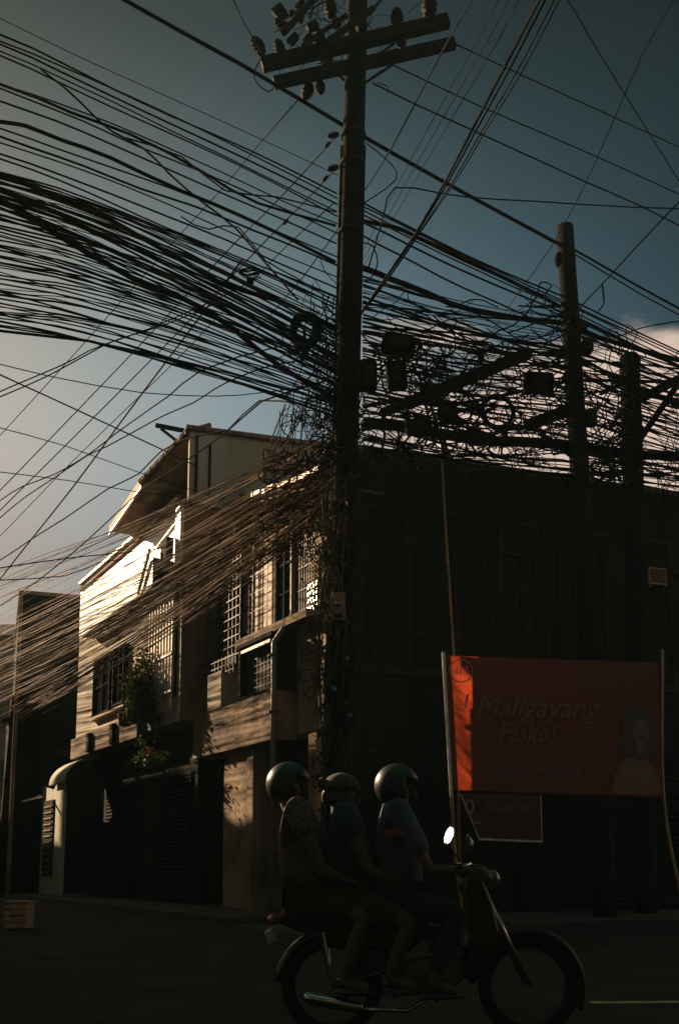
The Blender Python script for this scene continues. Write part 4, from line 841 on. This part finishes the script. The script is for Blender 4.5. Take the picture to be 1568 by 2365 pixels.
# mirrors: near one catches the sun
sun_az = math.radians(-50); sun_el = math.radians(22)
SUN = Vector((math.sin(sun_az) * math.cos(sun_el), math.cos(sun_az) * math.cos(sun_el), math.sin(sun_el)))
for (x, y, dy, hide) in ((1035, 1930, .24, 0), (1078, 1950, -.24, 1)):
    c = bx(x, y, dy); h = (SUN + (Vector((0, 0, 1)) - c).normalized()).normalized()
    if hide: h = Vector((-.95, -.25, .1)).normalized()
    mb = MB(); mb.tube([hb + Vector((-.04, dy * .75, .03)), hb + Vector((-.08, dy * .95, .1)), c - Vector((0, 0, .03))], .006, 6); arm_ = mb.build('mirror_stalk', 'black', mc)
    X = h.cross(Vector((0, 0, 1))).normalized(); Z = X.cross(h).normalized()
    def outline(s): return [c + X * (s * .058 * math.cos(a) * (1 + .12 * math.sin(a))) + Z * (s * .042 * math.sin(a)) for a in [2 * math.pi * i / 28 for i in range(28)]]
    X, Z = Matrix.Rotation(math.radians(100), 3, h) @ X, Matrix.Rotation(math.radians(100), 3, h) @ Z
    mb = MB(); o1, o2 = outline(1.0), outline(.6); b = 28; mb.v = [tuple(p - h * .004) for p in o1] + [tuple(p - h * .03) for p in o2]
    mb.f = [tuple(range(b, 2 * b))] + [(i, (i + 1) % b, b + (i + 1) % b, b + i) for i in range(b)] + [tuple(range(b))]
    sh = mb.build('mirror', 'black', mc)
    mb = MB(); mb.v = [tuple(p + h * (.001 + .004)) for p in outline(.9)] + [tuple(c + h * .009)]; mb.f = [(i, (i + 1) % b, b) for i in range(b)]; mb.build('mirror_glass', 'mirrorglass', sh, smooth=True)
mb = MB()
for (x, y) in ((800, 2292), (905, 2290), (1000, 2300)):
    for s in (-1, 1): mb.tube([bx(x, y) + Vector((0, s * .08, 0)), bx(x, y) + Vector((0, s * .22, 0))], .013, 8)
mb.build('footpeg', 'black', mc, split=True)
pl = hull('number_plate', [(612, 2150), (632, 2140), (640, 2175), (622, 2182)], -.09, .09, 'grey')
# ================================================================= RIDERS
def skinmesh(name, verts, edges, radii, root, m, par, sub=2):
    me = bpy.data.meshes.new(name); me.from_pydata([tuple(v) for v in verts], edges, []); me.materials.append(M[m])
    o = bpy.data.objects.new(name, me); col.objects.link(o); md = o.modifiers.new('skin', 'SKIN'); md.use_smooth_shade = True
    sv = me.skin_vertices[0].data
    for i, r in enumerate(radii): sv[i].radius = r if isinstance(r, tuple) else (r, r)
    sv[root].use_root = True
    sb = o.modifiers.new('sub', 'SUBSURF'); sb.levels = sub; sb.render_levels = sub
    o.parent = par; o.matrix_parent_inverse = Matrix.Translation(-parent_loc(par)); return o
def rider(label, hip, chest, neck, head, sh_w, elbow, hand, knee, foot, shirt, legs, headgear, sleeve=.5):
    P = thing('person', label, 'person', (hip.x, YM, 0)); V = Vector
    hip, chest, neck, head = [V((p.x, YM, p.z)) for p in (hip, chest, neck, head)]
    vs = [hip, hip.lerp(chest, .5), chest, neck, head - V((0, 0, .06)), head + V((.01, 0, .05))]; ed = [(0, 1), (1, 2), (2, 3), (3, 4), (4, 5)]; rd = [(.12, .11), (.115, .1), (.13, .1), .055, .072, .066]
    def add(p, r, to): vs.append(p); rd.append(r); ed.append((to, len(vs) - 1)); return len(vs) - 1
    for s in (-1, 1):
        sh = V((chest.x - .0, YM + s * sh_w, chest.z + .08)); e = V((elbow.x, YM + s * (sh_w + .06), elbow.z)); h = V((hand.x, YM + s * hand.y, hand.z))
        a = add(sh, .05, 2); b = add(e, .036, a); c = add(h, (.026, .02), b); d = (h - e).normalized(); up = V((0, 0, 1)); side = d.cross(up).normalized()
        pm = add(h + d * .05, (.034, .016), c)
        for k in range(4):   # curled fingers of unequal length
            q = h + d * .075 + side * (k - 1.5) * .019; ln = (.03, .036, .033, .026)[k]
            f1 = add(q + d * ln, .0085, pm); f2 = add(q + d * (ln + .015) - up * .028, .008, f1); add(q + d * (ln - .01) - up * .045, .007, f2)
        th = add(h + d * .03 - side * s * .03 - up * .01, .011, c); add(h + d * .06 - side * s * .045 - up * .025, .009, th)
        hp = add(V((hip.x, YM + s * .09, hip.z)), .09, 0); kn = add(V((knee.x, YM + s * .17, knee.z)), .06, hp); an = add(V((foot.x - .03, YM + s * .16, foot.z + .06)), .038, kn); add(V((foot.x + .13, YM + s * .17, foot.z + .01)), (.04, .025), an)
    skinmesh('body', vs, ed, rd, 0, 'skin', P)
    # face: nose, ears
    mb = MB(); mb.ell(head + V((.1, 0, -.02)), .02, .016, .026, 10); mb.ell(head + V((.0, -.085, -.01)), .02, .012, .03, 10); mb.ell(head + V((.0, .085, -.01)), .02, .012, .03, 10); mb.build('facial_feature', 'skin', P, split=True, smooth=True)
    mb = MB()
    for s in (-1, 1): mb.ell(head + V((.083, s * .033, .012)), .01, .014, .009, 8)
    mb.build('eye', 'hair', P, split=True, smooth=True)
    # shirt
    vs = [hip + V((0, 0, .0)), hip.lerp(chest, .5), chest, chest.lerp(neck, .7)]; ed = [(0, 1), (1, 2), (2, 3)]; rd = [(.17, .165), (.175, .16), (.18, .16), .1]
    for s in (-1, 1):
        sh = V((chest.x, YM + s * sh_w, chest.z + .08)); e = V((elbow.x, YM + s * (sh_w + .06), elbow.z)); a = add(sh, .082, 2); add(sh.lerp(e, sleeve), .07, a)
        if sleeve > .9: h = V((hand.x, YM + s * hand.y, hand.z)); add(e.lerp(h, .85), .04, len(vs) - 1)
    skinmesh('shirt', vs, ed, rd, 0, shirt, P)
    vs = [hip]; ed = []; rd = [(.14, .125)]
    for s in (-1, 1):
        hp = add(V((hip.x, YM + s * .09, hip.z)), .1, 0); k = V((knee.x, YM + s * .17, knee.z)); kn = add(V((hip.x, YM + s * .09, hip.z)).lerp(k, .9), .078, hp)
        if legs == 'trousers': kk = add(k, .072, kn); add(k.lerp(V((foot.x - .03, YM + s * .16, foot.z + .06)), .9), .05, kk)
    skinmesh('trousers' if legs == 'trousers' else 'shorts', vs, ed, rd, 0, legs, P)
    mb = MB()
    for s in (-1, 1): mb.ell(V((foot.x + .05, YM + s * .17, foot.z - .012)), .13, .05, .02, 12)
    mb.build('sandal', 'shoe', P, split=True, smooth=True)
    if headgear in ('helmet', 'helmet2'):
        rot = Matrix.Rotation(math.radians(8), 3, 'Y')
        hm = MB().ell(head + V((-.005, 0, .03)), .136, .12, .134, 36, rot, -.86); hc = head + V((-.005, 0, .03))
        hm.f = [f for f in hm.f if not (sum(hm.v[i][0] for i in f) / 4 - hc.x > .05 and -.14 < sum(hm.v[i][2] for i in f) / 4 - hc.z < .035)]
        h = hm.build('helmet', headgear, P, smooth=True); sd = h.modifiers.new('s', 'SOLIDIFY'); sd.thickness = .012
        v = MB(); n = 14
        for i in range(n + 1):
            a = math.radians(-70 + 140 * i / n)
            for (r, z) in ((.137, .065), (.15, .0), (.142, -.055)): v.v.append(tuple(head + V((r * math.cos(a), r * .9 * math.sin(a), z + .02))))
        for i in range(n):
            for j in range(2): q = i * 3 + j; v.f.append((q, q + 3, q + 4, q + 1))
        vv = v.build('visor', 'visor' if headgear == 'helmet' else 'glass', h, smooth=True); sd = vv.modifiers.new('s', 'SOLIDIFY'); sd.thickness = .003
        MB().torus(head + V((-.012, 0, -.09)), .085, .008, (-.14, 0, 1), 30, 6, 1, .9).build('rim', 'black', h, smooth=True)
        MB().tube([head + V((.0, -.12, -.04)), head + V((.03, -.09, -.13)), head + V((.04, 0, -.15)), head + V((.03, .09, -.13)), head + V((.0, .12, -.04))], .007, 6).build('chin_strap', 'tyre', h)
        if headgear == 'helmet': MB().tube([head + V((.03, -.02, .172)), head + V((.06, -.03, .176)), head + V((.085, -.04, .16))], [.006, .009, .006], 8).build('vent', 'chrome', h, smooth=True)
    else:
        h = MB().ell(head + V((.0, 0, .035)), .118, .1, .105, 28, None, -.1).build('cap', 'cap', P, smooth=True); sd = h.modifiers.new('s', 'SOLIDIFY'); sd.thickness = .006
        br = MB(); n = 12
        for i in range(n + 1):
            a = math.radians(-55 + 110 * i / n); br.v += [tuple(head + V((.1 * math.cos(a), .09 * math.sin(a), .045))), tuple(head + V((.12 + .075 * math.cos(a), .085 * math.sin(a), .028)))]
        for i in range(n): q = i * 2; br.f.append((q, q + 1, q + 3, q + 2))
        b2_ = br.build('brim', 'cap', h, smooth=True); sd = b2_.modifiers.new('s', 'SOLIDIFY'); sd.thickness = .006
        MB().ell(head + V((-.02, 0, -.01)), .1, .092, .09, 20, None, -.4).build('hair', 'hair', P, smooth=True)
        MB().ell(head + V((-.115, -.02, .075)), .03, .03, .035, 14).build('hair_bun', 'cap', P, smooth=True)
    return P
V = Vector
def B(x, y): return bx(x, y)
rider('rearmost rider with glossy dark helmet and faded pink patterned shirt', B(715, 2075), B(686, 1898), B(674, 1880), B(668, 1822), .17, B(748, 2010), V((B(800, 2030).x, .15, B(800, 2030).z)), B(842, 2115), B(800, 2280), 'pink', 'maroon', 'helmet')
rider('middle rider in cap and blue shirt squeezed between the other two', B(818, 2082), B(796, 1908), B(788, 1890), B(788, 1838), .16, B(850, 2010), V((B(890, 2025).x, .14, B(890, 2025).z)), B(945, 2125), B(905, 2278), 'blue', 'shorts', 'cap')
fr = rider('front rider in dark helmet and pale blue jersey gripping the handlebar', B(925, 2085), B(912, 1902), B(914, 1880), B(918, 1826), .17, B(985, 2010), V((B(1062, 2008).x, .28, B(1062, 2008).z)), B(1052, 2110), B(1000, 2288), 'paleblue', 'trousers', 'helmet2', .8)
MB().fbox(Frame((0, YM - .245, 0), (1, 0), (0, -1)), B(885, 1930).x, B(925, 1930).x, 0, .004, B(0, 1932).z, B(0, 1918).z).build('sleeve_print', 'redprint', fr)
# ================================================================= LIGHT, SKY, CAMERA
sd = bpy.data.lights.new('sun', 'SUN'); sd.energy = 5; sd.angle = math.radians(.5); sd.color = (1, .71, .44)
so = bpy.data.objects.new('sun', sd); col.objects.link(so); so.rotation_euler = (-SUN).to_track_quat('-Z', 'Y').to_euler()
w = bpy.data.worlds.new('World'); S.world = w; w.use_nodes = True; nt = w.node_tree; N = nt.nodes; K = nt.links
bg = N['Background']; sky = N.new('ShaderNodeTexSky'); sky.sky_type = 'NISHITA'; sky.sun_disc = False; sky.sun_elevation = sun_el; sky.sun_rotation = sun_az; sky.dust_density = 2.5; sky.air_density = 1.0
bg.inputs['Strength'].default_value = .05
tc = N.new('ShaderNodeTexCoord')
def vmath(op, a, b=None):
    n = N.new('ShaderNodeVectorMath'); n.operation = op; K.new(a, n.inputs[0])
    if b is not None: n.inputs[1].default_value = b
    return n
def mth(op, a, b=None, c=None):
    n = N.new('ShaderNodeMath'); n.operation = op
    for i, v in enumerate((a, b, c)):
        if v is None: continue
        if isinstance(v, (int, float)): n.inputs[i].default_value = v
        else: K.new(v, n.inputs[i])
    return n.outputs[0]
nv = vmath('NORMALIZE', tc.outputs['Generated']).outputs[0]
sx = N.new('ShaderNodeSeparateXYZ'); K.new(nv, sx.inputs[0])
cx_ = mth('MINIMUM', mth('MAXIMUM', sx.outputs['X'], -.36), .36); cz_ = mth('MINIMUM', mth('MAXIMUM', sx.outputs['Z'], .29), .68)
comb = N.new('ShaderNodeCombineColor')
for k_, c_ in enumerate(((-4.13, -2.05, 17.537, -5.633, -21.115), (-4.11, -1.3, 17.836, -5.633, -21.115), (-4.05, -1.1, 17.407, -5.633, -21.115))):   # sky brightness and tint graded by direction, fitted per channel
    e_ = mth('ADD', mth('ADD', mth('MULTIPLY_ADD', cx_, c_[1], c_[0]), mth('MULTIPLY', mth('MULTIPLY', cx_, cx_), c_[3])), mth('ADD', mth('MULTIPLY', cz_, c_[2]), mth('MULTIPLY', mth('MULTIPLY', cz_, cz_), c_[4])))
    K.new(mth('EXPONENT', e_), comb.inputs[k_])
mul = N.new('ShaderNodeMix'); mul.data_type = 'RGBA'; mul.blend_type = 'MULTIPLY'; mul.inputs[0].default_value = 1; K.new(sky.outputs[0], mul.inputs[6]); K.new(comb.outputs[0], mul.inputs[7])
zen = N.new('ShaderNodeMapRange'); zen.interpolation_type = 'SMOOTHSTEP'; K.new(sx.outputs['Z'], zen.inputs[0]); zen.inputs[1].default_value = .72; zen.inputs[2].default_value = .9
zm = N.new('ShaderNodeMix'); zm.data_type = 'RGBA'; K.new(zen.outputs[0], zm.inputs[0]); K.new(mul.outputs[2], zm.inputs[6]); zm.inputs[7].default_value = (.35, 1.7, 1.2, 1)   # overhead sky out of view, brightened teal to lift the shadows
mul = zm
# low sunset cloud bank behind the right hand poles
nz = N.new('ShaderNodeTexNoise'); nz.inputs['Scale'].default_value = 5; nz.inputs['Detail'].default_value = 7; mpw = N.new('ShaderNodeMapping'); mpw.inputs['Scale'].default_value = (1, 1, 3); K.new(tc.outputs['Generated'], mpw.inputs[0]); K.new(mpw.outputs[0], nz.inputs['Vector'])
def sm(v, a, b):
    n = N.new('ShaderNodeMapRange'); n.interpolation_type = 'SMOOTHSTEP'; K.new(v, n.inputs[0]); n.inputs[1].default_value = a; n.inputs[2].default_value = b; return n.outputs[0]
zz_ = mth('ADD', sx.outputs['Z'], mth('MULTIPLY', mth('SUBTRACT', nz.outputs['Fac'], .5), .2))
zz_ = mth('SUBTRACT', zz_, mth('MULTIPLY', mth('MINIMUM', sx.outputs['X'], .2), .14))
cm = mth('MULTIPLY', sm(mth('MAXIMUM', zz_, mth('SUBTRACT', sx.outputs['Z'], .05)), .468, .438), sm(sx.outputs['X'], -.04, .1))
cmix = N.new('ShaderNodeMix'); cmix.data_type = 'RGBA'; K.new(cm, cmix.inputs[0]); K.new(mul.outputs[2], cmix.inputs[6]); cmix.inputs[7].default_value = (7.0, 5.3, 4.4, 1)
K.new(cmix.outputs[2], bg.inputs['Color'])
hz = MB().box(-90, 90, -60, 110, -1, 24).build('lift_haze', 'asphalt'); hz.data.materials.clear(); hz['kind'] = 'stuff'; hz['label'] = 'thin teal tinted volume added to lift the dark tones of the street'  # tinted volume added to raise the black level
hm = bpy.data.materials.new('lift_haze'); hm.use_nodes = True; hn = hm.node_tree; hn.nodes.remove(hn.nodes['Principled BSDF']); pv = hn.nodes.new('ShaderNodeVolumePrincipled'); pv.inputs['Color'].default_value = (.56, .92, .98, 1); pv.inputs['Density'].default_value = .00065; hn.links.new(pv.outputs[0], hn.nodes['Material Output'].inputs['Volume']); hz.data.materials.append(hm)
cd = bpy.data.cameras.new('camera'); cam = bpy.data.objects.new('camera', cd); col.objects.link(cam); S.camera = cam
cam.location = (0, 0, CAMZ); cam.rotation_euler = (math.radians(90) + PT, 0, 0); cd.sensor_fit = 'VERTICAL'; cd.sensor_height = 36; cd.sensor_width = 24; cd.lens = 36 * FO / 2365; cd.shift_y = (YP - 1182.5) / 2365; cd.clip_end = 800
S.view_settings.view_transform = 'Standard'; S.view_settings.look = 'None'; S.view_settings.exposure = 1.0; S.view_settings.gamma = 1
S.render.engine = 'CYCLES'; S.cycles.max_bounces = 6
